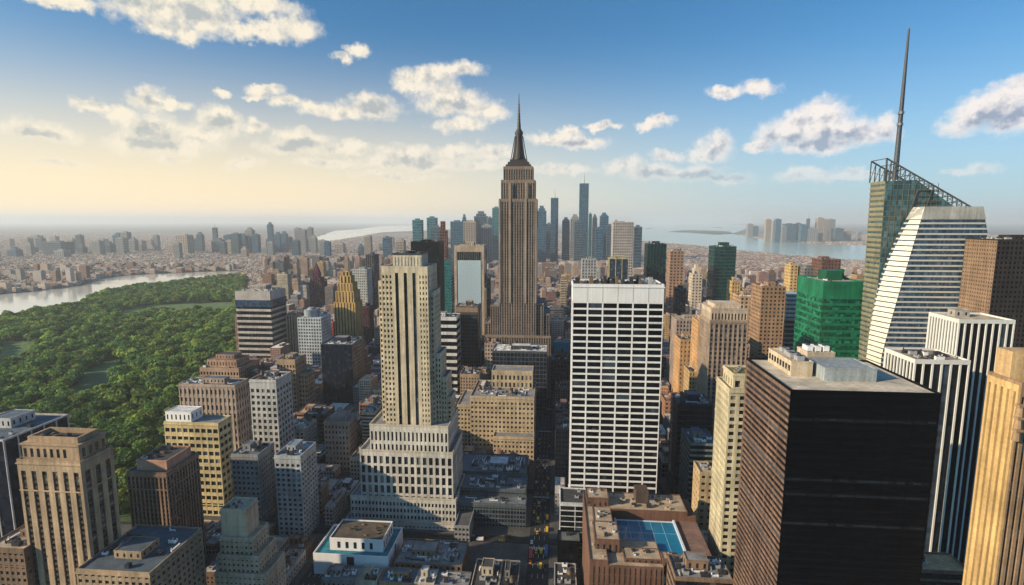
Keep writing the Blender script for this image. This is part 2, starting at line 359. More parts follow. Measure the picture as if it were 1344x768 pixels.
def clutter(T, x0, x1, y0, y1, z, wm, rm, n=5, house=True, tank=0.4, s=1.0, rg=rng):
    """rooftop plant: penthouse, cooling units, pipes, water tank"""
    wx, wy = x1-x0, y1-y0
    if wx < 5 or wy < 5: return
    used = []
    if house:
        hw, hd = wx*rg.uniform(.3, .5), wy*rg.uniform(.3, .5); a = x0+rg.uniform(.12, .45)*(wx-hw)+.1*wx; b = y0+(wy-hd)*rg.uniform(.4, .8)
        T.part('penthouse', house_mb(a, a+hw, b, b+hd, z, rg.uniform(3.5, 6.5)*s), [wm, rm, G_DARK]); used.append((a-1, a+hw+1, b-1, b+hd+1))
    if rg.random() < tank and wx > 9:
        r = rg.uniform(1.6, 2.3)*s
        for _ in range(12):
            a, b = rg.uniform(x0+r+1.5, x1-r-1.5), rg.uniform(y0+r+1.5, y1-r-1.5)
            if not any(u[0]-r < a < u[1]+r and u[2]-r < b < u[3]+r for u in used):
                T.part('water_tank', tank_mb(a, b, z, r, 6*s), [WOOD, DMETAL]); used.append((a-r-.5, a+r+.5, b-r-.5, b+r+.5)); break
    for _ in range(n):
        sx, sy = rg.uniform(2, 5)*s, rg.uniform(1.6, 3)*s
        for _ in range(10):
            a, b = rg.uniform(x0+1, max(x0+1.1, x1-sx-1)), rg.uniform(y0+1, max(y0+1.1, y1-sy-1))
            if not any(u[0] < a+sx and a < u[1] and u[2] < b+sy and b < u[3] for u in used):
                T.part('air_conditioner', ac_mb(a, b, z, sx, sy, rg.uniform(1.3, 2.4)*s), [rg.choice((METAL, WHITEM, METAL, DMETAL)), DMETAL]); used.append((a-.4, a+sx+.4, b-.4, b+sy+.4)); break
    if n >= 3: rooftop_bits(T, x0, x1, y0, y1, z, used, n+1, rg)

def rooftop_bits(T, x0, x1, y0, y1, z, used, n, rg):
    for i in range(n):
        for _ in range(8):
            L_ = rg.uniform(3, max(3.5, min(12, (x1-x0)*.5))); al = rg.random() < .5; sx, sy = (L_, .8) if al else (.8, L_)
            a, b = rg.uniform(x0+.8, max(x0+.9, x1-sx-.8)), rg.uniform(y0+.8, max(y0+.9, y1-sy-.8))
            if b+sy > y1 or a+sx > x1 or any(u[0] < a+sx and a < u[1] and u[2] < b+sy and b < u[3] for u in used): continue
            m = MB(); m.box(a, a+sx, b, b+sy, z+.3, z+1.0); m.box(a+.1, a+.6, b+.1, b+.6, z, z+1.5); m.box(a+sx-.6, a+sx-.1, b+sy-.6, b+sy-.1, z, z+1.3); m.tube(a+.35, b+.35, z+1.5, z+2.3, .3, .34, 8)
            T.part('duct', m, [rg.choice((METAL, WHITEM, DMETAL))]); used.append((a-.3, a+sx+.3, b-.3, b+sy+.3)); break
def spot(xl, xr, yt, Y, depth):
    a = at(xl, yt, Y); b = at(xr, yt, Y); return [a.x, b.x, Y, Y+depth, (a.z+b.z)/2]
def px(v, Y): return v/FPX*Y
def tower(name, label, cat, loc, st, wm, gm, rm=R_TAR, yb=None, tiers=None, side=None, near=0, clut=4, house=True, tank=0.3, group=None, s=1.0, par=1.2, walls=None, z0=0.0):
    """loc = (xl,xr,ytop,Y,depth): the roof's front edge in the photograph and how far away it stands.
    tiers: more boxes (x0,x1,y0,y1,z0,z1) relative below"""
    x0, x1, y0, y1, zt = spot(*loc)
    T = Thing(name, label, cat, ((x0+x1)/2, (y0+y1)/2, 0), group)
    T.x0, T.x1, T.y0, T.y1, T.z = x0, x1, y0, y1, zt
    FOOT.append((x0-2, x1+2, y0-2, y1+2))
    if yb is not None: SHOW.append((loc[0], loc[1], yb, loc[3]))
    boxes = [(x0, x1, y0, y1, z0, zt, st)]
    for t in (tiers or []):
        boxes.append(t); FOOT.append((t[0]-2, t[1]+2, t[2]-2, t[3]+2))
    wmb, gmb, rmb = MB(), MB(), MB(); panes = []
    for (a, b, c, d, e, f, q) in boxes:
        dd = q['d']; core = (a+dd, b-dd, c+dd, d-dd); gmb.box(*core, e, f)
        for sd_ in 'FLRB':
            if sd_ == 'B': fbox(wmb, 'B', core, core[0]-dd, core[1]+dd, 0, dd, e, f, 0); continue
            facade(wmb, sd_, core, e, f, (side or {}).get(sd_, q), panes)
        if near and q['kind'] in ('grid', 'vert') and e < f-20:
            for zc_, oo in ((f-1.5, .55), (e+(f-e)*.86, .3), (e+(f-e)*.12, .35)):
                cn = MB(); cn.box(a-oo, b+oo, c-oo, c-.005, zc_, zc_+.8).box(a-oo, a-.005, c, d, zc_, zc_+.8).box(b+.005, b+oo, c, d, zc_, zc_+.8)
                T.part('cornice', cn, walls or [wm])
        rmb = MB(); rmb.box(core[0], core[1], core[2], core[3], f, f+.12, 0)
        if par: parapet(rmb, a-.04, b+.04, c-.04, d+.04, f, par, .6, 1)
        T.part('roof', rmb, [rm, wm])
    T.part('wall', wmb, walls or [wm]); T.part('window', gmb, [gm], stuff=True)
    if near: add_windows(T, panes, near, gm is G_BLK or gm is G_NAVY)
    if clut or house: clutter(T, x0+1, x1-1, y0+1, y1-1, zt+.12, wm, rm, clut, house, tank, s)
    return T

# ------------------------------------------------------------------ setting: ground, water, park, roads
FAR = 60000
def sheet(name, pts, z, mat, label, cat, kind='structure'):
    me = MB().poly([(x, y, z) for x, y in pts], [tuple(range(len(pts)))]).mesh(name, [mat]); o = link(name, me); tag(o, label, cat, kind=kind); return o
def urban_ground():
    m, t, p = mat_base('city_ground'); g = t.new('ShaderNodeNewGeometry').outputs['Position']
    v = t.new('ShaderNodeTexVoronoi', voronoi_dimensions='2D'); t.put(v.inputs['Vector'], g); v.inputs['Scale'].default_value = 1/26
    cr = t.new('ShaderNodeValToRGB'); sp_ = t.new('ShaderNodeSeparateColor'); t.put(sp_.inputs[0], v.outputs['Color']); t.put(cr.inputs[0], sp_.outputs[0])
    e = cr.color_ramp.elements; e[0].color = (0.05, 0.05, 0.055, 1); e[1].color = (0.42, 0.36, 0.31, 1)
    for pos, c in ((.25, (.16, .09, .07, 1)), (.45, (.26, .19, .15, 1)), (.6, (.09, .10, .08, 1)), (.8, (.33, .24, .2, 1))): e.new(pos).color = c
    far = t.ramp(t.vec('LENGTH', g), 4500, 9000)
    n = t.noise(g, 0.3, 3).outputs[0]; big = t.noise(g, 0.0006, 4).outputs[0]
    asph = t.mix(n, (0.035, 0.036, 0.04), (0.06, 0.06, 0.062))
    rural = t.ramp(t.vec('LENGTH', g), 8000, 13000)
    farc = t.mix(rural, cr.outputs[0], t.mix(t.ramp(big, .4, .6), (.035, .055, .04), (.09, .10, .09)))
    t.put(p.inputs['Base Color'], t.mix(far, asph, farc)); p.inputs['Roughness'].default_value = .9; return m
def water_mat(rgb, rough):
    m, t, p = mat_base('water'); g = t.new('ShaderNodeNewGeometry').outputs['Position']
    n = t.noise(t.vec('MULTIPLY', g, (.02, .008, 1)), 1, 5, .6)
    big = t.noise(t.vec('MULTIPLY', g, (.0006, .002, 1)), 1, 4, .6).outputs[0]
    n2_ = t.new('ShaderNodeVectorMath', operation='SCALE'); n2_.inputs[0].default_value = rgb; t.put(n2_.inputs['Scale'], t.ramp(big, .3, .7, .85, 1.12))
    bp = t.new('ShaderNodeBump'); bp.inputs['Strength'].default_value = .06; bp.inputs['Distance'].default_value = 2; t.put(bp.inputs['Height'], n.outputs[0])
    t.put(p.inputs['Base Color'], n2_.outputs[0]); t.put(p.inputs['Normal'], bp.outputs[0])
    p.inputs['Roughness'].default_value = rough; p.inputs['Specular IOR Level'].default_value = .6; return m
sheet('ground', [(-FAR, -400), (FAR, -400), (FAR, FAR), (-FAR, FAR)], 0, urban_ground(), 'grey paved city ground spreading out to the horizon', 'ground')
WATER = water_mat((0.27, 0.40, 0.38), .18)
LWATER = water_mat((0.60, 0.60, 0.54), .1)
def poly_px(lst): return [(ground(x, y).x, ground(x, y).y) for x, y in lst]
RIVER = poly_px([(-140, 436), (0, 421), (55, 408), (105, 401), (122, 388), (160, 379), (210, 374), (262, 367), (300, 361), (318, 356), (268, 357), (230, 359), (180, 361), (132, 366), (108, 375), (60, 381), (0, 387), (-140, 396)])
HARBOR = poly_px([(832, 316), (866, 319), (915, 323), (965, 329), (1040, 336), (1110, 342), (1170, 346), (1400, 356), (1400, 331), (1240, 325), (1150, 322), (1090, 321), (1045, 318), (1008, 315), (985, 311), (960, 307), (975, 302), (985, 296), (930, 293.5), (850, 292.3), (835, 296), (822, 302)])
BAY = poly_px([(405, 314), (430, 317), (470, 311), (500, 305), (545, 303), (640, 299), (640, 295), (560, 295.4), (500, 297), (470, 301), (440, 303)])
sheet('river', RIVER, .4, LWATER, 'pale silvery river curving behind the green park', 'river')
sheet('harbor_water', HARBOR, .4, WATER, 'wide blue green harbor water on the right below the horizon', 'water')
sheet('bay_water', BAY, .4, LWATER, 'thin bright strip of distant bay water near the horizon', 'water')
def land(name, px_, z, rgb, label, cat, kind=None):
    pts = poly_px(px_); m = MB(); n = len(pts)
    m.loft([[(x, y, 0) for x, y in pts], [(x, y, z) for x, y in pts]])
    o = link(name, m.mesh(name, [wall(rgb, .95, .5)])); tag(o, label, cat, kind='structure'); return o
land('island', [(878, 304.5), (905, 305.6), (940, 308), (962, 307), (958, 304.5), (930, 303), (900, 302.6)], 9, (.06, .075, .05), 'low dark island lying in the harbor water', 'island')
land('islet', [(935, 299.0), (948, 299.4), (946, 298.4)], 10, (.06, .075, .05), 'tiny islet in the harbor beyond the low island', 'island')
land('shore', [(846, 300.2), (856, 300.4), (853, 299.2)], 10, (.05, .06, .05), 'small dark spit in the harbor close to the downtown towers', 'island')
def wet(x, y):
    return any(inside(P, x, y) for P in (RIVER, HARBOR, BAY))
def inside(P, x, y):
    r = False; n = len(P)
    for i in range(n):
        (a, b), (c, d) = P[i], P[i-1]
        if (b > y) != (d > y) and x < (c-a)*(y-b)/(d-b)+a: r = not r
    return r
PARK = [(-352, 405), (-470, 640), (-540, 760), (-640, 1040), (-790, 1300), (-1010, 1640), (-1330, 2180), (-1440, 2360)]+poly_px([(262, 369), (210, 376), (160, 381), (125, 390), (108, 402.5), (55, 410), (0, 423), (-140, 438)])+[(-1400, 405)]
def grass_mat():
    m, t, p = mat_base('lawn'); g = t.new('ShaderNodeNewGeometry').outputs['Position']; a = t.noise(g, .02, 5, .65).outputs[0]
    t.put(p.inputs['Base Color'], t.mix(t.ramp(a, .35, .65), (.028, .06, .018), (.075, .13, .03))); p.inputs['Roughness'].default_value = .95; return m
sheet('park_lawn', PARK, .3, grass_mat(), 'green lawn under the trees of the park', 'lawn')
CLEAR = [poly_px(q) for q in ([(84, 528), (112, 486), (150, 474), (172, 484), (150, 508), (128, 530)], [(150, 411), (200, 401), (312, 396), (312, 411), (220, 414), (160, 419)], [(-30, 484), (0, 452), (44, 444), (46, 464), (5, 486)])]
def wobble(q, k=6):
    r_ = random.Random(len(q)); out = []
    for i in range(len(q)):
        a, b = q[i], q[(i+1) % len(q)]; L_ = math.dist(a, b)
        for j in range(k): t_ = j/k; out.append((a[0]+(b[0]-a[0])*t_+r_.uniform(-.06, .06)*L_, a[1]+(b[1]-a[1])*t_+r_.uniform(-.06, .06)*L_))
    return out
CLEAR = [wobble(q) for q in CLEAR]
def meadow_mat():
    m, t, p = mat_base('meadow_grass'); g = t.new('ShaderNodeNewGeometry').outputs['Position']; a = t.noise(g, .035, 5, .65).outputs[0]; b = t.noise(g, .3, 4, .7).outputs[0]
    c = t.mix(t.ramp(a, .35, .65), (.05, .12, .035), (.10, .17, .05)); t.put(p.inputs['Base Color'], t.mix(t.ramp(b, .55, .75), c, (.14, .12, .07))); p.inputs['Roughness'].default_value = .95; return m
MEADOW = meadow_mat()
for q in CLEAR: sheet('meadow', q, .6, MEADOW, 'open green meadow between the trees of the park', 'meadow')

AVES = [-860, -690, -515, -345, -175, -11, 98, 270, 440, 610, 780]; AW = 24; SW = 14
STREETS = [326+80*k for k in range(15)]
ROADM = wall((.03, .031, .034), .9, .3); PAVE = wall((.095, .093, .092), .9, .4); PAINT = plain('road_paint', (.62, .62, .60), .8)
rb = MB(); mk = MB(); pv = MB()
sheet('road', [(-870, 300), (900, 300), (900, 1450), (-870, 1450)], .1, ROADM, 'dark asphalt streets running between the city blocks', 'road')
for a in AVES:
    if abs(a+11) < 400:
        for lane in (-4, 0, 4):
            for y in range(300, 1100, 12): mk.box(a+lane-.12, a+lane+.12, y, y+5, .1, .108)
        for sy in STREETS[:10]:
            for i in range(12): mk.box(a-7.6+i*1.3, a-7+i*1.3, sy-SW/2-4, sy-SW/2-.8, .1, .11)
o = link('road_markings', mk.mesh('road_markings', [PAINT])); tag(o, 'white lane dashes and crosswalk bars painted on the asphalt', 'road markings', kind='structure')
for i in range(len(AVES)-1):
    for j in range(len(STREETS)-1):
        x0, x1, y0, y1 = AVES[i]+8.2, AVES[i+1]-8.2, STREETS[j]+4.8, STREETS[j+1]-4.8
        if not inside(PARK, (x0+x1)/2, (y0+y1)/2): pv.box(x0, x1, y0, y1, 0.1, .25)
o = link('pavement', pv.mesh('pavement', [PAVE])); tag(o, 'grey raised sidewalks around the city blocks', 'pavement', kind='structure')

# ------------------------------------------------------------------ landmark buildings
G = lambda Y, b, f, pw=.35, sh=.38, **k: S('grid', px(b, Y), px(f, Y), px(b, Y)*pw, px(f, Y)*sh, **k)
VT = lambda Y, b, f, pw=.5, sh=.4, **k: S('vert', px(b, Y), px(f, Y), px(b, Y)*pw, px(f, Y)*sh, **k)
HZ = lambda Y, f, sh=.5, **k: S('horiz', 9, px(f, Y), k.pop('pw', 0), px(f, Y)*sh, **k)
SL = lambda Y, b, pw=.5, **k: S('slot', px(b, Y), 4, px(b, Y)*pw, 1, **k)

# --- skyscraper with tapering spire in the middle
def spire_tower():
    Y = 760; T = Thing('skyscraper', 'tall stepped grey stone skyscraper with a tapering needle spire at the centre', 'skyscraper', ((at(680, 400, Y)).x, Y+22, 0))
    X = lambda p: at(p, 330, Y).x
    Z = lambda y: at(680, y, Y).z
    wm = wall((.235, .18, .145), .7, .3); gl = glass((.03, .03, .034), (.14, .12, .10), .25)
    wmb, gmb, rmb = MB(), MB(), MB()
    cx = X(679.5); hw = (X(704)-X(655))/2
    tiers = [(cx-hw, cx+hw, Y, Y+44, 0, Z(262)), (cx-hw*.90, cx+hw*.90, Y+2.5, Y+41, Z(262), Z(237)), (cx-hw*.78, cx+hw*.78, Y+5, Y+38, Z(237), Z(219)),
             (X(643), cx-hw, Y+3, Y+60, 0, Z(402)), (cx+hw, X(714), Y+3, Y+60, 0, Z(399)), (X(714), X(722), Y+5, Y+60, 0, Z(413)), (X(636), X(643), Y+6, Y+60, 0, Z(425)), (X(636), X(724), Y-5, Y, 0, Z(441))]
    for i, (a, b, c, d, e, f) in enumerate(tiers):
        dd = .7; core = (a+dd, b-dd, c+dd, d-dd); gmb.box(*core, e, f)
        st = S('vert', 3.55, 4.0, 1.7 if i < 3 else 1.5, 1.5, dd, cap=3.0 if i < 3 else 1.5, sslot=1)
        for s_ in 'FLR': facade(wmb, s_, core, e, f, st)
        fbox(wmb, 'B', core, core[0]-dd, core[1]+dd, 0, dd, e, f, 0)
        rmb = MB(); rmb.box(*core, f, f+.15, 0); parapet(rmb, a-.04, b+.04, c-.04, d+.04, f, 1.2, .6, 1); T.part('roof', rmb, [R_GREY, wm])
    # broad corner piers and the recessed middle bay
    for sx in (-1, 1):
        for fr, w_ in ((.97, 1.2), (.42, 1.3)):
            wmb.box(cx+sx*hw*fr-w_, cx+sx*hw*fr+w_, Y-.9, Y+.1, Z(398), Z(262)-1 if fr > .9 else Z(240), 2)
    T.part('wall', wmb, [wm, wall((.09, .085, .085), .5, .2), wall((.31, .25, .205), .7, .3)]); T.part('window', gmb, [gl], stuff=True)
    cy_ = Y+21; mm = wall((.05, .044, .043), .55, .25, .25); c = MB()
    for k, (f, y0, y1) in enumerate(((.66, 219, 215), (.56, 215, 211.5), (.45, 211.5, 208))):
        c.box(cx-hw*f, cx+hw*f, cy_-15*f/.66, cy_+15*f/.66, Z(y0)+.15, Z(y1), 0)
    T.part('crown', c, [mm])
    r = MB(); prof = [(208, 10.5), (203, 8.6), (196, 7.0), (188, 6.0), (180, 5.4), (173, 5.2)]
    r.loft([[(cx+R_*math.cos(2*math.pi*(i+.5)/16), cy_+R_*math.sin(2*math.pi*(i+.5)/16), Z(y)) for i in range(16)] for y, R_ in prof])
    for i in range(8):
        a = 2*math.pi*i/8; r.bar((cx+11.5*math.cos(a), cy_+11.5*math.sin(a), Z(208)), (cx+5.6*math.cos(a), cy_+5.6*math.sin(a), Z(176)), .55)
    mast = T.part('mast', r, [mm])
    q = MB().tube(cx, cy_, Z(173), Z(169.5), 6, 5.6, 16).tube(cx, cy_, Z(169.5), Z(166.5), 4.6, 3.6, 16); T.part('observation_ring', q, [mm])
    q = MB().tube(cx, cy_, Z(166.5), Z(158), 3.0, 2.2, 10).tube(cx, cy_, Z(158), Z(146), 1.9, 1.5, 8).tube(cx, cy_, Z(146), Z(132), 1.2, .9, 8).tube(cx, cy_, Z(132), Z(118), .7, .3, 6)
    for y in range(134, 166, 4): q.tube(cx, cy_, Z(y), Z(y)+1, 3.2-(166-y)*.055, n=8)
    T.part('antenna', q, [DMETAL])
    FOOT.append((X(635), X(726), Y-10, Y+62)); SHOW.append((640, 724, 446, Y))
spire_tower()

# --- cream stone tower with dark vertical window strips (foreground centre)
def cream_tower():
    Y = 428; T = Thing('stepped_tower', 'cream stone setback tower with three dark vertical strips beside the white block', 'tower', (at(540, 560, Y).x, Y+20, 0))
    wmb, gmb, rmb = MB(), MB(), MB(); panes = []
    def X(p, y=450, q=Y): return at(p, y, q).x
    def Z(y, q=Y): return at(540, y, q).z
    x0, x1 = X(500, 352), X(561, 352); z1, zb = Z(352), Z(562)
    d = .8; core = (x0+d, x1-d, Y+d, Y+34); gmb.box(*core, zb-8, z1)
    u = lambda f: x0+(x1-x0)*f
    gst = S('grid', 2.9, 4.5, 1.5, 2.2, d, cap=5); vst = S('slot', (u(.80)-u(.24))/3, 4, (u(.80)-u(.24))/3*.62, 1, d, cap=4)
    facade(wmb, 'F', core, zb, z1, gst, panes, x0, u(.24)); facade(wmb, 'F', core, zb, z1, vst, panes, u(.24), u(.80)); facade(wmb, 'F', core, zb, z1, gst, panes, u(.80), x1)
    for s_ in 'LR': facade(wmb, s_, core, zb, z1, S('grid', 4.2, 4.5, 2.4, 2.4, d, cap=5), panes)
    fbox(wmb, 'B', core, x0, x1, 0, d, zb, z1, 0)
    rmb.box(core[0], core[1], core[2], core[3], z1, z1+.15); parapet(rmb, x0-.05, x1+.05, Y-.05, Y+34.85, z1, 1.4, .7, 1); T.part('roof', rmb, [R_GREY, CREAM])
    # shoulders on the right and left that step down
    for (pa, pb, yt, dy) in ((561, 568, 385, 5), (568, 575, 468, 8), (575, 582, 500, 10), (582, 587, 528, 13), (496, 500, 372, 6)):
        a, b = X(pa), X(pb); 
        if pa >= 561: a -= .0
        z = Z(yt); c = (a+.5, b-.5, Y+dy+.5, Y+33-.5); gmb.box(*c, zb-8, z)
        for s_ in 'FLR': facade(wmb, s_, c, zb, z, S('grid', 2.4, 4.5, 1.2, 2.1, .5, cap=2.5), panes)
        rmb = MB(); rmb.box(*c, z, z+.15); parapet(rmb, a-.04, b+.04, Y+dy-.04, Y+33, z, 1.2, .5, 1); T.part('roof', rmb, [R_GREY, CREAM])
    # lower stone tiers
    for (pa, pb, yt, ytop_, Yf, st, cap) in ((485, 588, 560, 0, 424, S('grid', 3.6, 10, 1.9, 3, .7, cap=3.5, slot=1), 0), (472, 594, 594, 0, 420.5, S('grid', 5.5, 9.5, 2.2, 2, .8, cap=3, slot=1), 0), (460, 598, 655, 0, 417.5, S('grid', 3.0, 5.4, 1.3, 2.6, .7, cap=2, slot=1), 0), (454, 603, 686, 0, 414.5, S('grid', 3.4, 5.2, 1.6, 2.6, .7, cap=1.6, slot=1), 0)):
        a, b, z = X(pa, yt, Yf), X(pb, yt, Yf), at(530, yt, Yf).z; dd = st['d']; c = (a+dd, b-dd, Yf+dd, Yf+47-dd)
        lowz = {560: Z(594)-1, 594: Z(655)-1, 655: Z(690)-1, 686: 0}[yt]; gmb.box(*c, lowz-3 if lowz else 0, z)
        for s_ in 'FLR': facade(wmb, s_, c, lowz, z, st, panes)
        fbox(wmb, 'B', c, c[0]-dd, c[1]+dd, 0, dd, lowz, z, 1)
        rmb = MB(); rmb.box(*c, z, z+.15); parapet(rmb, a-.25, b+.25, Yf-.25, Yf+47.2, z, 1.5, .8, 1); T.part('roof', rmb, [R_GREY, CREAM])
    T.part('wall', wmb, [wall((.62, .53, .38), var=.36), wall((.62, .59, .53), var=.36)]); T.part('window', gmb, [G_DARK], stuff=True)
    add_windows(T, panes, 100)
    a, b = X(513, 345), X(551, 345); zt = Z(335); q = MB(); q.box(a, b, Y+6, Y+28, z1+.15, zt)
    for i in range(9):
        c = a+(i+.5)*(b-a)/9; q.box(c-.55, c+.55, Y+5.7, Y+6, z1+1.5, zt-2, 0)
    p = T.part('penthouse', q, [CREAM])
    q = MB(); parapet(q, a-.3, b+.3, Y+5.5, Y+28.3, zt, 1.2, .7); q.tube((a+b)/2-3, Y+18, zt, zt+2.6, 8, 6.5, 20); q.tube((a+b)/2+9, Y+14, zt, zt+2, 2.5, n=12)
    T.part('roof_drum', q, [DMETAL], parent=p)
    FOOT.append((X(452, 690), X(606, 690), 412, 470)); SHOW.append((455, 600, 735, 414))
cream_tower()

# --- white slab with a grid of wide black windows
def slab_extras(T, n=34):
    r = random.Random(5)
    for i in range(n):
        a = T.x0+2+(T.x1-T.x0-8)*i/n; h = r.uniform(1.5, 7)
        T.part('air_conditioner' if i % 3 else 'vent', ac_mb(a, T.y0+r.uniform(2, 9), T.z+.12, r.uniform(1.6, 3.2), r.uniform(1.6, 3.4), h), [r.choice((DMETAL, WOOD, METAL, DMETAL)), DMETAL])
T = tower('office_slab', 'broad white office slab with rows of wide black windows and blank top band', 'office tower', (752, 872, 375, 420, 34), S('grid', 12.1, 5.35, 1.2, 1.5, 0.5, cap=13.4), wall((.70, .70, .72), .6, .12), G_BLK, R_GREY, 655, near=100, clut=0, house=False, tank=0)
slab_extras(T)
q = MB(); bw = (T.x1-T.x0)/6
for i in range(1, 6): q.box(T.x0+i*bw-.12, T.x0+i*bw+.12, T.y0-.06, T.y0, T.z-13, T.z)
T.part('panel_joint', q, [DMETAL])

# --- black office block in the right foreground
T = tower('office_block', 'huge black glass office block with pale roof terrace in the right foreground', 'office tower', (1038, 1236, 517, 212, 50), HZ(212, 10.5, .52, pw=.25, d=.5, slot=1), BLACK, G_BLK, roofmat((.62, .55, .44)), 768,
          side={'L': HZ(212, 9.5, .42, pw=.2, d=.5, slot=0, cap=1.0), 'R': HZ(212, 12, .55, d=.6, slot=1)}, walls=[wall((.19, .12, .088), var=.45), BLACK], near=100, clut=0, house=False, tank=0, par=.9)
z = T.z+.12
q = MB(); q.box(T.x0+9, T.x0+18, T.y0+22, T.y1-3, z, z+6.0)
for i in range(8): q.box(T.x0+8.8, T.x0+9, T.y0+23+i*3, T.y0+24.6+i*3, z+2, z+4.6, 1); q.box(T.x0+18, T.x0+18.2, T.y0+23+i*3, T.y0+24.6+i*3, z+2, z+4.6, 1)
parapet(q, T.x0+8.9, T.x0+18.1, T.y0+21.9, T.y1-2.9, z+6.0, .7, .35, 0)
p = T.part('penthouse', q, [wall((.55, .45, .33)), G_DARK])
for i in range(4): T.part('air_conditioner', ac_mb(T.x0+10+rng.uniform(0, 4), T.y0+24+i*5.2, z+6.0, 3, 3.5, 2.2), [METAL, DMETAL], parent=p)
q = MB(); q.box(T.x0+20, T.x0+41, T.y0+16, T.y0+34, z, z+5.2); parapet(q, T.x0+19.9, T.x0+41.1, T.y0+15.9, T.y0+34.1, z+5.2, .6, .4); T.part('plant_room', q, [wall((.30, .34, .36), .6)])
q = MB(); q.box(T.x0+22, T.x0+34, T.y0+36, T.y0+47, z, z+7); parapet(q, T.x0+21.9, T.x0+34.1, T.y0+35.9, T.y0+47.1, z+7, .6, .4); p = T.part('plant_room', q, [wall((.5, .42, .32))])
for i in range(3): T.part('air_conditioner', ac_mb(T.x0+23+i*3.6, T.y0+39, z+7, 2.6, 5, 2.4), [WHITEM, DMETAL], parent=p)

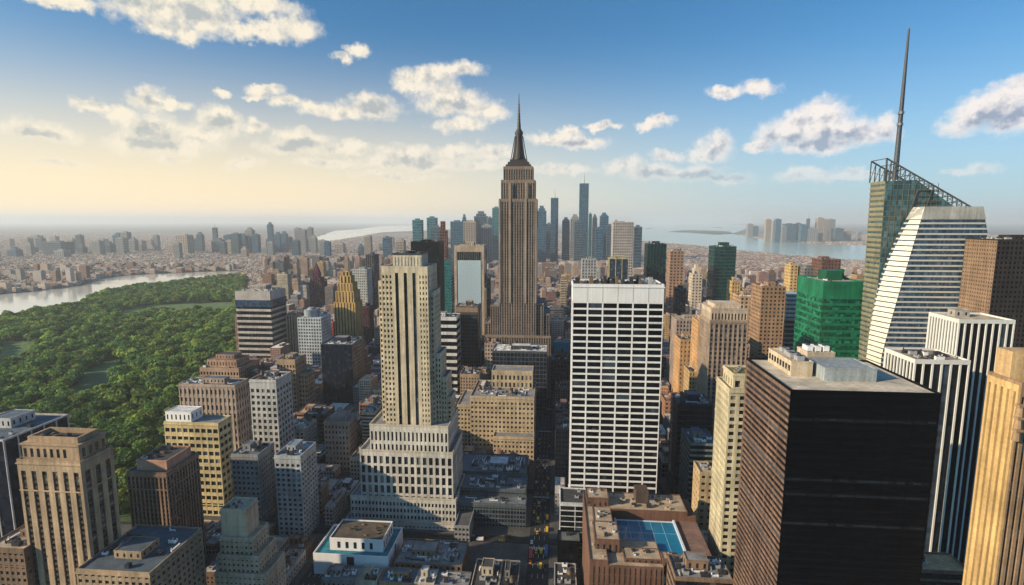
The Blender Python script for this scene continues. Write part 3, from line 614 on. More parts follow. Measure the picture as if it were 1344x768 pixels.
# --- bank tower with faceted glass front, lattice crown and spire
def crystal_tower():
    Y = 520; T = Thing('glass_skyscraper', 'faceted glass skyscraper with slanted lattice crown and tall spire on the right', 'skyscraper', (at(1215, 400, Y).x, Y+30, 0))
    X = lambda p, y, q=Y: at(p, y, q).x
    Z = lambda y, q=Y, p=1215: at(p, y, q).z
    # rear mass: tall dark green glass with a sloping top
    Yr = Y+24; D_ = 25
    pts = [(1133, 768), (1158, 236), (1203, 232), (1283, 284), (1286, 768)]
    poly = [(at(1157, 384, Yr).x, 0), (at(1163, 240, Yr).x, Z(238, Yr, 1163)), (at(1203, 236, Yr).x, Z(236, Yr, 1203)), (at(1276, 286, Yr).x, Z(288, Yr, 1276)), (at(1282, 384, Yr).x, 0)]
    b = MB(); b.loft([[(x, Yr, z) for x, z in poly], [(x, Yr+D_, z) for x, z in poly]]); T.part('rear_glass', b, [glass((.03, .075, .09), (.07, .15, .17), .25, (2.6, 2.6, 5), .1, .5)])
    q = MB(); xl = poly[0][0]; zl = poly[1][1]
    for k in range(int(zl/5)):
        z = 4+k*5; lx = xl+(poly[1][0]-xl)*z/zl; rx = poly[2][0]+(poly[3][0]-poly[2][0])*max(0, min(1, (poly[2][1]-z)/(poly[2][1]-poly[3][1])))
        q.box(lx-.2, rx, Yr-.2, Yr+D_, z, z+.5)
    for k in range(9):
        q.box(xl+.2+k*5.2, xl+.55+k*5.2, Yr-.35, Yr-.05, 40, zl-2)
    T.part('mullion', q, [wall((.15, .14, .10), .5)])
    q = MB()
    for k in range(int(zl/5)):
        z = 5+k*5; lx = xl+(poly[1][0]-xl)*z/zl; q.box(lx-.7, lx-.22, Yr+.2, Yr+D_-.2, z, z+2.9)
    T.part('side_panel', q, [wall((.24, .22, .14), .5)])
    # lattice crown
    q = MB(); A = Vector((at(1164, 208, Yr).x, Yr, Z(208, Yr, 1164))); Bp = Vector((at(1275, 272, Yr).x, Yr, Z(272, Yr, 1275)))
    base0 = Vector((poly[1][0], Yr, zl-.5)); 
    for dy in (0, D_):
        o = Vector((0, dy, 0)); q.bar(A+o, Bp+o, .6); n = 18; prev = None
        for i in range(n+1):
            t_ = i/n; p = A.lerp(Bp, t_)+o; bx = p.x; zb_ = zl if bx <= poly[2][0] else poly[2][1]+(poly[3][1]-poly[2][1])*min(1, (bx-poly[2][0])/(poly[3][0]-poly[2][0]))
            foot = Vector((bx, p.y, min(zb_, p.z))); q.bar(foot, p+Vector((0, 0, .01)), .38)
            if prev: q.bar(prev, p, .2); q.bar((prev+pp)/2, (p+foot)/2, .18)
            prev, pp = foot, p
    for i in range(10):
        p = A.lerp(Bp, i/9); q.bar(p, p+Vector((0, D_, 0)), .35)
    q.bar(base0, A, .6)
    T.part('lattice_crown', q, [wall((.09, .10, .10), .5)])
    # front mass with slanted facets
    zt = Z(272, Y, 1245)
    def ring(z):
        f = min(1, max(0, z/zt)); f2 = max(0, (z-Z(470, Y))/(zt-Z(470, Y)))
        Lx = lambda lo, hi, g=1.0: lo+(hi-lo)*max(0, f2)**g
        a = Lx(X(1157, 470), X(1214, 272), 1.1); e = Lx(X(1136, 470, Y+22), X(1204, 277, Y+14), 2.4); rt = X(1287, 384)-(max(0, (z-Z(305, Y))/(zt-Z(305, Y)))*6.5)
        return [(a, Y, z), (rt, Y, z), (rt-.5, Y+20, z), (e+1, Y+21.5, z), (e, Y+20-6*f2, z)]
    zs = [i*zt/60 for i in range(61)]
    b = MB(); b.loft([ring(z) for z in zs]); T.part('front_glass', b, [glass((.03, .06, .10), (.09, .14, .19), .25, (1.8, 1.8, 4.2), .1, .5)])
    fl = 4.85; panels = int(zt/fl)
    def outset(rg_, o): 
        cx = sum(p[0] for p in rg_)/5; cy_ = sum(p[1] for p in rg_)/5
        return [(p[0]+o*(1 if p[0] > cx else -1), p[1]+o*(1 if p[1] > cy_ else -1), p[2]) for p in rg_]
    sp_ = wall((.52, .50, .46), .55, .12); lt = wall((.74, .68, .55), .6, .1)
    slabs = MB(); fac = MB()
    for k in range(panels+1):
        z = min(k*fl, zt-1.7); slabs.loft([outset(ring(z), .35), outset(ring(z+1.55), .35)], 0)
        r0, r1 = ring(z), ring(z+1.56 if k < panels else z+1.56); r2 = ring(min(z+3.7, zt))
        # pale stone panel on the left facet, one per storey
        o = Vector((-.6, -.6, 0)); v = [Vector(r0[4])+o, Vector(r0[0])+o, Vector(r2[0])+o, Vector(r2[4])+o]; i_ = Vector((.9, .9, 0))
        fac.poly(v+[p+i_ for p in v], [(0, 1, 2, 3), (7, 6, 5, 4), (0, 4, 5, 1), (1, 5, 6, 2), (2, 6, 7, 3), (3, 7, 4, 0)], 0)
    T.part('spandrel', slabs, [sp_], stuff=True); T.part('facet', fac, [lt])
    cap = MB(); r0, r1 = outset(ring(zt-11), .42), outset(ring(zt+.6), .42); cap.loft([r0, r1]); T.part('parapet', cap, [wall((.42, .41, .39), .6)])
    # dark lattice between facet and rear glass
    q = MB(); 
    for k in range(13):
        z0_ = Z(345, Y)+k*(zt+22-Z(345, Y))/13; t_ = k/13; xx = X(1166, 345, Yr)+(X(1204, 262, Yr)-X(1166, 345, Yr))*t_**.8
        q.bar((xx, Yr-1, z0_), (xx+26*(1-t_*.3), Yr-1, z0_), .3); 
        if k: q.bar(last, (xx, Yr-1, z0_), .45); q.bar(last+Vector((13, 0, 0)), Vector((xx+13, Yr-1, z0_)), .3)
        last = Vector((xx, Yr-1, z0_))
    T.part('lattice', q, [wall((.10, .10, .09), .5)])
    # spire
    ys = Yr+12; c = at(1174, 240, ys); zz = lambda y: at(1183, y, ys).z; s = MB(); n = 30; z0_, z1_ = zz(236), zz(38)
    for k in range(3):
        a = 2*math.pi*k/3
        for i in range(n):
            r0, r1 = 1.9*(1-i/n)**.8+.4, 1.9*(1-(i+1)/n)**.8+.4; za, zb = z0_+(z1_-z0_)*i/n, z0_+(z1_-z0_)*(i+1)/n
            p0 = (c.x+r0*math.cos(a), ys+r0*math.sin(a), za); p1 = (c.x+r1*math.cos(a), ys+r1*math.sin(a), zb); a2 = a+2*math.pi/3
            p2 = (c.x+r1*math.cos(a2), ys+r1*math.sin(a2), zb); s.bar(p0, p1, .38); s.bar(p0, p2, .2); s.bar(p1, p2, .18)
    s.tube(c.x, ys, z0_, z1_-4, 1.25, .55, 8); s.tube(c.x, ys, z1_-6, z1_+4, .5, .12, 6)
    for y in (150, 165): s.tube(c.x, ys, zz(y), zz(y)+2.5, 2.6, n=10)
    T.part('spire', s, [plain('spire_steel', (.17, .17, .18), .45, .4)])
    FOOT.append((poly[0][0]-5, poly[4][0]+5, Y-4, Yr+D_+2)); SHOW.append((1130, 1288, 470, Y))
crystal_tower()

# --- left foreground
T = tower('deco_tower', 'tan stone tower with broad piers and dark crown at the bottom left corner', 'tower', (22, 105, 607, 262, 22), VT(262, 16.5, 9, .56, .45, d=.7, cap=5.5, sslot=1), TAN, G_DARK, R_TAR, 768,
          walls=[wall((.47, .34, .22)), DKBROWN], near=100, clut=0, house=False, tank=0, tiers=None)
q = MB(); q.box(T.x0+2, T.x1-2, T.y0+2, T.y1-2, T.z+.1, T.z+9)
for i in range(7): q.box(T.x0+3+i*4, T.x0+4.6+i*4, T.y0+1.9, T.y0+2, T.z+2, T.z+7, 1); 
for i in range(4): q.box(T.x1-2, T.x1-1.9, T.y0+4+i*4.4, T.y0+6+i*4.4, T.z+2, T.z+7, 1)
q.box(T.x0+1.4, T.x1-1.4, T.y0+1.4, T.y1-1.4, T.z+9, T.z+10); parapet(q, T.x0+4, T.x1-4, T.y0+4, T.y1-4, T.z+10, 3.2, 1.2); q.box(T.x0+5.2, T.x1-5.2, T.y0+5.2, T.y1-5.2, T.z+10, T.z+10.4, 2)
p = T.part('crown', q, [wall((.40, .28, .18)), G_DARK, R_TAR])
for i in range(4): T.part('air_conditioner', ac_mb(T.x0+7+i*4.2, T.y0+7+(i % 2)*3, T.z+10.4, 3, 2.6, 1.8), [DMETAL, WOOD], parent=p)
T = tower('podium_building', 'low brown brick block with dark flat roof at the foot of the tan stone tower', 'building', (100, 196, 752, 252, 44), G(252, 11, 11, .45, .5), TAN, G_DARK, roofmat((.07, .10, .13)), 768, near=60, clut=5, tank=0)
T = tower('podium_building', 'low block with pale flat roof left of the tan stone tower', 'building', (-20, 31, 722, 258, 30), G(258, 10, 11, .45, .5), BROWN, G_DARK, R_TAN, 768, near=40, clut=3, tank=0)
tower('glass_office', 'dark glass office with thin white vertical lines at the left edge', 'office tower', (-90, 4, 578, 296, 46), SL(296, 22, .1, d=.5), wall((.5, .5, .5)), G_NAVY, R_BLUE, 768, clut=5)
T = tower('office_tower', 'brown ribbed office tower with salmon rooftop box left of the yellow gridded building', 'office tower', (166, 218, 622, 330, 34), VT(330, 6.4, 7, .42, .4, d=.6, cap=2.5, sslot=1), BROWN, G_BROWN, R_BLUE, 768, walls=[wall((.26, .17, .125)), DKBROWN], near=100, clut=0, house=False, tank=0)
q = MB(); a, b, c, d = T.x0+4, T.x1-3, T.y0+5, T.y1-4; q.box(a, b, c, d, T.z+.12, T.z+6.5); parapet(q, a-.2, b+.2, c-.2, d+.2, T.z+6.5, 1.2, .8); q.box(a+.6, b-.6, c+.6, d-.6, T.z+6.5, T.z+6.7, 1)
p = T.part('penthouse', q, [wall((.48, .28, .20)), R_TAR])
for i in range(6): T.part('air_conditioner', ac_mb(a+2+(i % 2)*6, c+2+i*3.4, T.z+6.7, 3.4, 2.4, 1.5), [rng.choice((WOOD, DMETAL, METAL)), DMETAL], parent=p)
T = tower('apartment_building', 'yellow building gridded with bands of windows and a white rooftop box', 'apartment building', (215, 286, 556, 420, 19), G(420, 8.8, 11.5, .25, .45, d=.7, cap=3), wall((.62, .50, .27)), G_BROWN, R_GREY, 720, near=100, clut=2, house=False, tank=0)
T.part('penthouse', house_mb(T.x0+.5, T.x0+24, T.y0+2, T.y1-2, T.z+.12, 9), [WHITE, R_WHITE, G_DARK])
tower('apartment_building', 'tan block with tall ribbed windows behind the yellow gridded building', 'apartment building', (234, 308, 506, 500, 24), VT(500, 6.6, 12, .5, .4, d=.6, cap=3), PINKTAN, G_BROWN, R_BLUE, 570, near=100, clut=6)
T = tower('hotel', 'reddish tan stepped hotel at the park edge behind the ribbed tan block', 'hotel', (262, 313, 484, 600, 46), G(600, 4.6, 7, .4, .4, cap=3), wall((.40, .27, .19)), G_BROWN, R_RUST, 560, clut=3, house=False)
T.part('penthouse', house_mb(T.x0+6, T.x1-6, T.y0+6, T.y0+34, T.z+.12, 9), [wall((.42, .27, .19)), R_RUST, G_DARK])
T.part('penthouse', house_mb(T.x0+14, T.x1-12, T.y0+12, T.y0+28, T.z+9.2, 5), [wall((.36, .24, .18)), R_TAR, G_DARK])
tower('apartment_tower', 'slim pale grey gridded tower in front of the reddish hotel', 'apartment tower', (327, 362, 500, 480, 30), G(480, 8.5, 9, .4, .42, d=.6, cap=7), LTGREY, G_DARK, R_RUST, 590, near=100, clut=6, tiers=None)
tower('apartment_tower', 'tan masonry tower with a stepped top right of the pale grey gridded tower', 'apartment tower', (363, 387, 473, 640, 30), G(640, 4.5, 6.5, .45, .45, cap=5), TAN, G_BROWN, R_GREY, 545, clut=3, tank=.8,
      tiers=[(at(387, 480, 646).x, at(402, 480, 646).x, 646, 668, 0, at(387, 492, 646).z, G(640, 4.5, 6.5, .45, .45))])
tower('apartment_building', 'slate grey block with blue roof below the pale grey gridded tower', 'apartment building', (303, 338, 598, 400, 26), G(400, 6.5, 8, .45, .48, d=.6, cap=4), GREY, G_DARK, R_BLUE, 700, near=100, clut=6)
T = tower('apartment_tower', 'blue grey corner tower with broad stone piers and bright blue roof', 'apartment tower', (360, 394, 600, 390, 28), G(390, 7.5, 7.8, .42, .42, d=.7, cap=5), wall((.38, .41, .43)), G_DARK, roofmat((.22, .32, .42)), 735, near=100, clut=4)
T = tower('apartment_building', 'pinkish tan block with a rounded rooftop tank house left of the cream stone tower', 'apartment building', (425, 457, 555, 512, 24), G(512, 5.2, 7.4, .5, .5, cap=2), PINKTAN, G_DARK, R_GREY, 640, near=100, clut=2, house=False, tank=0)
q = MB(); a, b = T.x0+4, T.x1-5; q.box(a, b, T.y0+5, T.y0+19, T.z+.12, T.z+4.5); q.tube((a+b)/2, T.y0+12, T.z+4.5, T.z+9, 6.5, 4.6, 14); q.tube((a+b)/2, T.y0+12, T.z+9, T.z+12, 3.2, 2.5, 12); T.part('tank_house', q, [wall((.30, .27, .26))])
tower('office_building', 'low dark brick office between the tan masonry tower and the pinkish tan block', 'office building', (399, 426, 545, 560, 28), HZ(560, 6, .4, pw=.6), DKBROWN, G_DARK, R_GREY, 610, clut=4)
tower('office_tower', 'navy glass office tower with a brown gridded flank below the gold deco tower', 'office tower', (421, 462, 453, 700, 46), SL(700, 6, .08, d=.3), NAVY, G_NAVY, R_GREY, 545, clut=7, side={'R': G(700, 4, 5.5, .42, .42, d=.5, slot=1), 'L': G(700, 4, 5.5, .42, .42, d=.5, slot=1)}, walls=[NAVY, wall((.36, .25, .17))])
T = tower('hotel_tower', 'wide dark tower banded in pale stripes with beige top beside the park', 'hotel', (308, 354, 383, 900, 56), HZ(900, 7.6, .42, d=.8, cap=13), wall((.46, .42, .40)), G_BLK, R_TAN, 470, clut=7, s=1.6)
q = MB(); zz = T.z-16; q.box(T.x0-.4, T.x1+.4, T.y0-.4, T.y1+.4, T.z-27, T.z-15); T.part('glass_band', q, [glass((.02, .045, .09), (.04, .08, .14), .3)])
tower('apartment_building', 'cream block with vertical fins right of the striped dark hotel', 'apartment building', (369, 386, 415, 950, 30), SL(950, 3.6, .55, d=.5), wall((.52, .42, .31)), G_BROWN, R_TAN, 465, clut=2)
T = tower('office_building', 'pale blue gridded office with a round rooftop drum behind the tan masonry tower', 'office building', (390, 421, 418, 900, 42), G(900, 3.6, 4.6, .4, .45), wall((.48, .52, .55)), G_BLUE, R_WHITE, 530, clut=4, house=False)
T.part('roof_drum', MB().tube((T.x0+T.x1)/2-4, T.y0+20, T.z+.12, T.z+13, 13, n=24).tube((T.x0+T.x1)/2-4, T.y0+20, T.z+13, T.z+17, 8, 5, n=24), [BLUEGREY])
tower('brick_building', 'small bright red block at the foot of the gold deco tower', 'building', (427, 437, 424, 1100, 24), G(1100, 3, 4, .5, .5), RED, G_DARK, R_RUST, 440, clut=2)
# purple pyramid tower and gold deco tower
def pointed(name, label, xl, xr, yt, tip, Y, depth, st, wm, gm, yb, steps, rm=R_TAR):
    x0, x1, y0, y1, z = spot(xl, xr, yt, Y, depth)
    tiers = []; cx, cy_ = (x0+x1)/2, (y0+y1)/2; zt = at((xl+xr)/2, tip, Y).z
    pz = z; fr = 1
    for f, g in steps:
        tz = z+(zt-z)*g; tiers.append((cx-(x1-x0)/2*f, cx+(x1-x0)/2*f, cy_-(y1-y0)/2*f, cy_+(y1-y0)/2*f, pz, tz, st)); pz = tz; fr = f
    T = tower(name, label, 'tower', (xl, xr, yt, Y, depth), st, wm, gm, rm, yb, tiers=tiers, clut=0, house=False, tank=0)
    hw, hd = (x1-x0)/2*fr*.96, (y1-y0)/2*fr*.96; ap = .06
    q = MB().loft([[(cx+sx*hw*k, cy_+sy*hd*k, zz_) for sx, sy in ((-1, -1), (1, -1), (1, 1), (-1, 1))] for k, zz_ in ((1, pz), (ap, zt))]); T.part('spire', q, [wm])
    return T
pointed('spire_tower', 'slim dark purple tower with a pyramid spire left of the gold stepped tower', 403, 422, 372, 345, 1500, 40, SL(1500, 3.2, .55, d=.6), PURPLE, G_DARK, 425, [(.7, .25), (.42, .5)])
pointed('gold_tower', 'golden stone tower tapering to a rounded stepped crown', 438, 466, 398, 356, 1000, 40, SL(1000, 4.6, .62, d=.8), wall((.56, .37, .14)), G_BROWN, 440, [(.86, .35), (.7, .6), (.5, .82), (.34, .95)])
tower('apartment_tower', 'white dotted apartment slab behind the gold deco tower', 'apartment tower', (462, 481, 354, 1300, 40), G(1300, 2.6, 3.6, .5, .5), LTGREY, G_DARK, R_GREY, 402, clut=2)
tower('apartment_tower', 'narrow charcoal slab rising over the crowded blocks left of the cream stone tower', 'apartment tower', (480, 490, 335, 1350, 44), SL(1350, 3, .35, d=.5), wall((.13, .12, .135)), G_DARK, R_GREY, 400, clut=1)
tower('office_building', 'dark teal glass block against the left side of the cream stone tower', 'office building', (483, 499, 457, 960, 34), HZ(960, 5, .25, d=.3), NAVY, G_BLUE, R_BLUE, 490, clut=3)
tower('apartment_building', 'purple brown slab beside the dark teal glass block', 'apartment building', (474, 484, 404, 1080, 30), SL(1080, 3, .6), PURPLE, G_DARK, R_GREY, 455, clut=1)
# small stone setback tower at the bottom
x0, x1, y0, y1, z = spot(289, 321, 671, 300, 15)
G5 = G(300, 7, 9, .55, .55, d=.4)
T = tower('setback_tower', 'small weathered grey stone tower with stepped sides at the bottom', 'tower', (289, 321, 671, 300, 15), S('grid', 30, 30, 13, 26, .4, cap=17), STONE, G_BROWN, R_TAN, 768, clut=0, house=False, tank=0, near=100,
          tiers=[(x0-.8, x1+5, y0-1.5, y1+2, 0, z-18, G5), (x0-2.2, x1+9, y0-3.2, y1+3, 0, z-29, G5), (x0-3.5, x1+14, y0-5, y1+4, 0, z-40, G5)])
for i in range(5): T.part('air_conditioner', ac_mb(T.x0+2+i*1.9, T.y0+3+(i % 3)*3, T.z+.12, 1.6, 1.6, 1.2), [rng.choice((METAL, WOOD, DMETAL)), DMETAL])

# --- centre
tower('office_tower', 'plain black tower standing between the cream stone tower and the glass arch tower', 'office tower', (539, 576, 318, 1100, 50), SL(1100, 3.4, .5, d=.4, cap=6), BLACK, G_BLK, R_TAR, 415, clut=3)
tower('glass_tower', 'teal glass tower right of the plain black tower', 'office tower', (576, 592, 345, 1000+190, 40), HZ(1190, 4, .25, d=.3, pw=.2), wall((.05, .2, .24), .4), G_TEAL, R_BLUE, 415, clut=2)
tower('apartment_tower', 'pencil thin rust coloured tower with exposed frame above the teal glass tower', 'apartment tower', (577, 586, 303, 1500, 18), G(1500, 3, 4, .3, .3, d=.6), wall((.20, .09, .07)), G_BROWN, R_RUST, 345, clut=1, tiers=[(at(578, 292, 1503).x, at(583.5, 292, 1503).x, 1503, 1515, at(580, 303, 1503).z, at(580, 291, 1503).z, G(1500, 3, 4, .3, .3))])
# glass arch tower: tan frame with mirrored front
T = tower('glass_tower', 'tan framed tower with a bright sky blue mirrored front', 'office tower', (596, 635, 323, 1000, 44), S('vert', 60, 60, 2, 2, .6, cap=6), wall((.42, .33, .26)), G_BROWN, R_TAN, 412, clut=4, side={'F': S('slot', 60, 60, 10, 2, .9, cap=11)})
q = MB(); a, b = T.x0+6.2, T.x1-6.2; q.box(a, b, T.y0+.2, T.y0+.6, 20, T.z-27); T.part('mirror_glass', q, [plain('mirror_glass', (.62, .76, .84), .08, 0.35, .9)])
q = MB()
n = 12
for i in range(n+1): q.box(a+(b-a)*i/n-.14, a+(b-a)*i/n+.14, T.y0+.02, T.y0+.2, 20, T.z-12)
for i in range(36): q.box(a, b, T.y0+.06, T.y0+.2, 22+i*4.5, 22.25+i*4.5)
T.part('mullion', q, [plain('mullion', (.22, .32, .38), .5)])
T = tower('office_tower', 'charcoal office tower with tan flank and cap right of the zebra striped block', 'office tower', (598, 627, 403, 800, 34), G(800, 3, 5, .22, .3, d=.4, cap=11), wall((.10, .08, .07)), G_NAVY, R_TAN, 480, clut=4, side={'R': S('slot', 30, 9, 24, 1, .5, slot=1, cap=6)}, walls=[wall((.07, .065, .065)), wall((.42, .31, .24))])
q = MB(); q.box(T.x0-.3, T.x1+.3, T.y0-.3, T.y1+.3, T.z-8, T.z-.6); T.part('cornice', q, [wall((.26, .18, .13))])
tower('office_building', 'zebra striped office block with thick white bands beside the cream stone tower', 'office building', (562, 599, 417, 760, 34), HZ(760, 9.6, .42, d=.7, cap=2), wall((.66, .66, .66)), G_BLK, R_TAR, 515, clut=4)
# beige complex
Y = 560; gs = G(Y, 5.4, 7, .5, .5, d=.6, cap=4)
x0, x1, y0, y1, z = spot(617, 701, 522, Y, 40)
T = tower('masonry_complex', 'large beige masonry complex with stepped wings left of the avenue', 'building', (617, 701, 522, Y, 60), gs, wall((.50, .40, .27)), G_BROWN, R_GREY, 600, clut=8, near=100, house=False, tank=.2,
          tiers=[(at(600, 535, Y+2).x, x0, Y+2, Y+55, 0, z-11, G(Y, 4.2, 6.4, .5, .5, d=.5, cap=3)), (x0+20, x1-3, Y+33, Y+56, z, z+20, G(Y, 6, 10, .5, .4, d=.5, cap=3)), (at(647, 574, Y-14).x, x1+.5, Y-14, Y, 0, at(647, 574, Y-14).z, G(Y, 5, 7, .5, .45, d=.5, cap=2))])
clutter(T, x0+3, x0+19, Y+6, Y+52, z+.12, wall((.42, .34, .24)), R_WHITE, 8, True, 1); clutter(T, x0+20, x1-3, Y+2, Y+31, z+.12, TAN, R_WHITE, 10, False, 1)
# dark terraces
T = tower('glass_terraces', 'dark blue glass building of stepped terraces in front of the beige complex', 'building', (598, 690, 662, 424, 14), G(424, 4.4, 7, .22, .28, d=.3, cap=1), wall((.10, .12, .13), .5), G_NAVY, roofmat((.14, .17, .20)), 712, clut=4, house=False, tank=0, near=100,
          tiers=[(at(598, 640, 438).x, at(690, 640, 438).x, 438, 466, 0, at(640, 645, 438).z+1.5, G(424, 4.4, 7, .22, .28, d=.3)), (at(600, 620, 466).x, at(690, 620, 466).x, 466, 505, 0, at(640, 622, 466).z+1, G(424, 4.4, 7, .22, .28, d=.3))])
clutter(T, T.x0+4, T.x1-4, 468, 500, at(640, 622, 466).z+1.12, BLUEGREY, R_WHITE, 22, True, 0, 1.2); clutter(T, T.x0+4, T.x1-4, 440, 464, at(640, 645, 438).z+1.6, BLUEGREY, R_WHITE, 14, False, 0)
tower('office_building', 'dark glass block with a bright white roof below the grey spire skyscraper', 'office building', (646, 718, 462, 690, 42), G(690, 5, 6, .15, .2, d=.3, cap=1.5), wall((.07, .08, .09), .5), G_NAVY, R_WHITE, 500, clut=10)
tower('brick_building', 'dark brown brick block beside the avenue behind the white slab', 'building', (719, 752, 474, 800, 40), G(800, 4, 5.4, .5, .45), DKBROWN, G_DARK, R_TAR, 525, clut=5)
tower('netted_building', 'building wrapped in bright cyan netting below the grey spire skyscraper', 'building', (727, 749, 450, 860, 22), S('slot', 30, 9, 24, 1, .3, cap=9), wall((.01, .30, .42), .8, .2), G_TEAL, R_GREY, 466, clut=1, house=False)
tower('brick_building', 'brick building with an orange roof left of the glass block with white roof', 'building', (636, 658, 452, 740, 26), G(740, 4, 5.4, .5, .45), PINKTAN, G_DARK, roofmat((.50, .20, .12)), 470, clut=5)
tower('low_building', 'small low tan roofed building on the avenue beside the beige complex', 'building', (704, 716, 588, 590, 42), G(590, 4, 6, .4, .4), STONE, G_DARK, roofmat((.62, .45, .24)), 605, clut=1, house=False, tank=0) if False else None
# white box with teal roof
Y = 352; T = tower('white_hall', 'windowless white box building with teal roof and small white upper storey', 'hall', (411, 509, 731, Y, 38), S('slot', 200, 40, 190, 1, .4, cap=0), wall((.74, .74, .76), .7, .08), G_DARK, R_TEAL, 768, clut=0, house=False, tank=0, par=1.6)
zz = T.z+.12; a, b, c, d = T.x0+10, T.x1-6, T.y0+7, T.y1-6; q = MB(); h = 9; q.box(a, b, c, d, zz, zz+h); parapet(q, a-.1, b+.1, c-.1, d+.1, zz+h, .9, .5); q.box(a+.6, b-.6, c+.6, d-.6, zz+h, zz+h+.1, 1)
p = T.part('upper_storey', q, [wall((.76, .76, .76), .7, .08), roofmat((.10, .08, .06))])
for i in range(5):
    u_ = a+7+i*(b-a-12)/4.6; o = T.part('window', MB().box(u_-1.1, u_+1.1, c-.12, c-.02, zz+2, zz+7), [G_DARK], parent=p)
    T.part('window', MB().box(b+.02, b+.12, c+2.5+i*4.4, c+4.4+i*4.4, zz+2, zz+7), [G_DARK], parent=p)
for i in range(10): T.part('vent', ac_mb(a+3+rng.random()*(b-a-9), c+4+rng.random()*(d-c-8), zz+h+.1, rng.uniform(.8, 2.5), rng.uniform(.8, 2), rng.uniform(.5, 1.2)), [rng.choice((WOOD, TAN, DMETAL)), DMETAL], parent=p)
tower('low_building', 'low dark building with a flat grey roof against the foot of the cream stone tower', 'building', (596, 616, 692, 400, 44), G(400, 5, 8, .4, .5), GREY, G_DARK, roofmat((.10, .10, .11)), 740, clut=0, house=False, tank=0)
tower('rowhouses', 'row of narrow dark rooftops right of the white box building', 'building', (517, 606, 742, 352, 30), VT(352, 8, 9, .5, .4, d=.8), BROWN, G_DARK, R_GREY, 768, clut=16, tank=0)
T = tower('low_tower', 'squat building with a bright white roof deck on the street at the bottom', 'building', (622, 668, 752, 372, 20), G(372, 8, 10, .4, .4, d=.6), LTGREY, G_DARK, R_WHITE, 768, clut=3, house=False, tank=0)
T.part('penthouse', house_mb(T.x0+5, T.x1-5, T.y0+5, T.y1-4, T.z+.12, 5.5), [WHITE, R_WHITE, G_DARK])
# black podium below the white slab
T = tower('podium_building', 'dark glass podium edged in white below the white slab', 'building', (735, 775, 662, 392, 24), G(392, 20, 8, .05, .12, d=.4, cap=1.2), wall((.62, .64, .68), .6), G_BLK, R_TAR, 712, clut=2, house=False, tank=0, near=60)
tower('low_building', 'small black flat roofed box left of the brick roof with the blue pool', 'building', (732, 762, 712, 374, 14), HZ(374, 12, .2), BLACK, G_BLK, roofmat((.12, .14, .14)), 768, clut=1, house=False, tank=0)

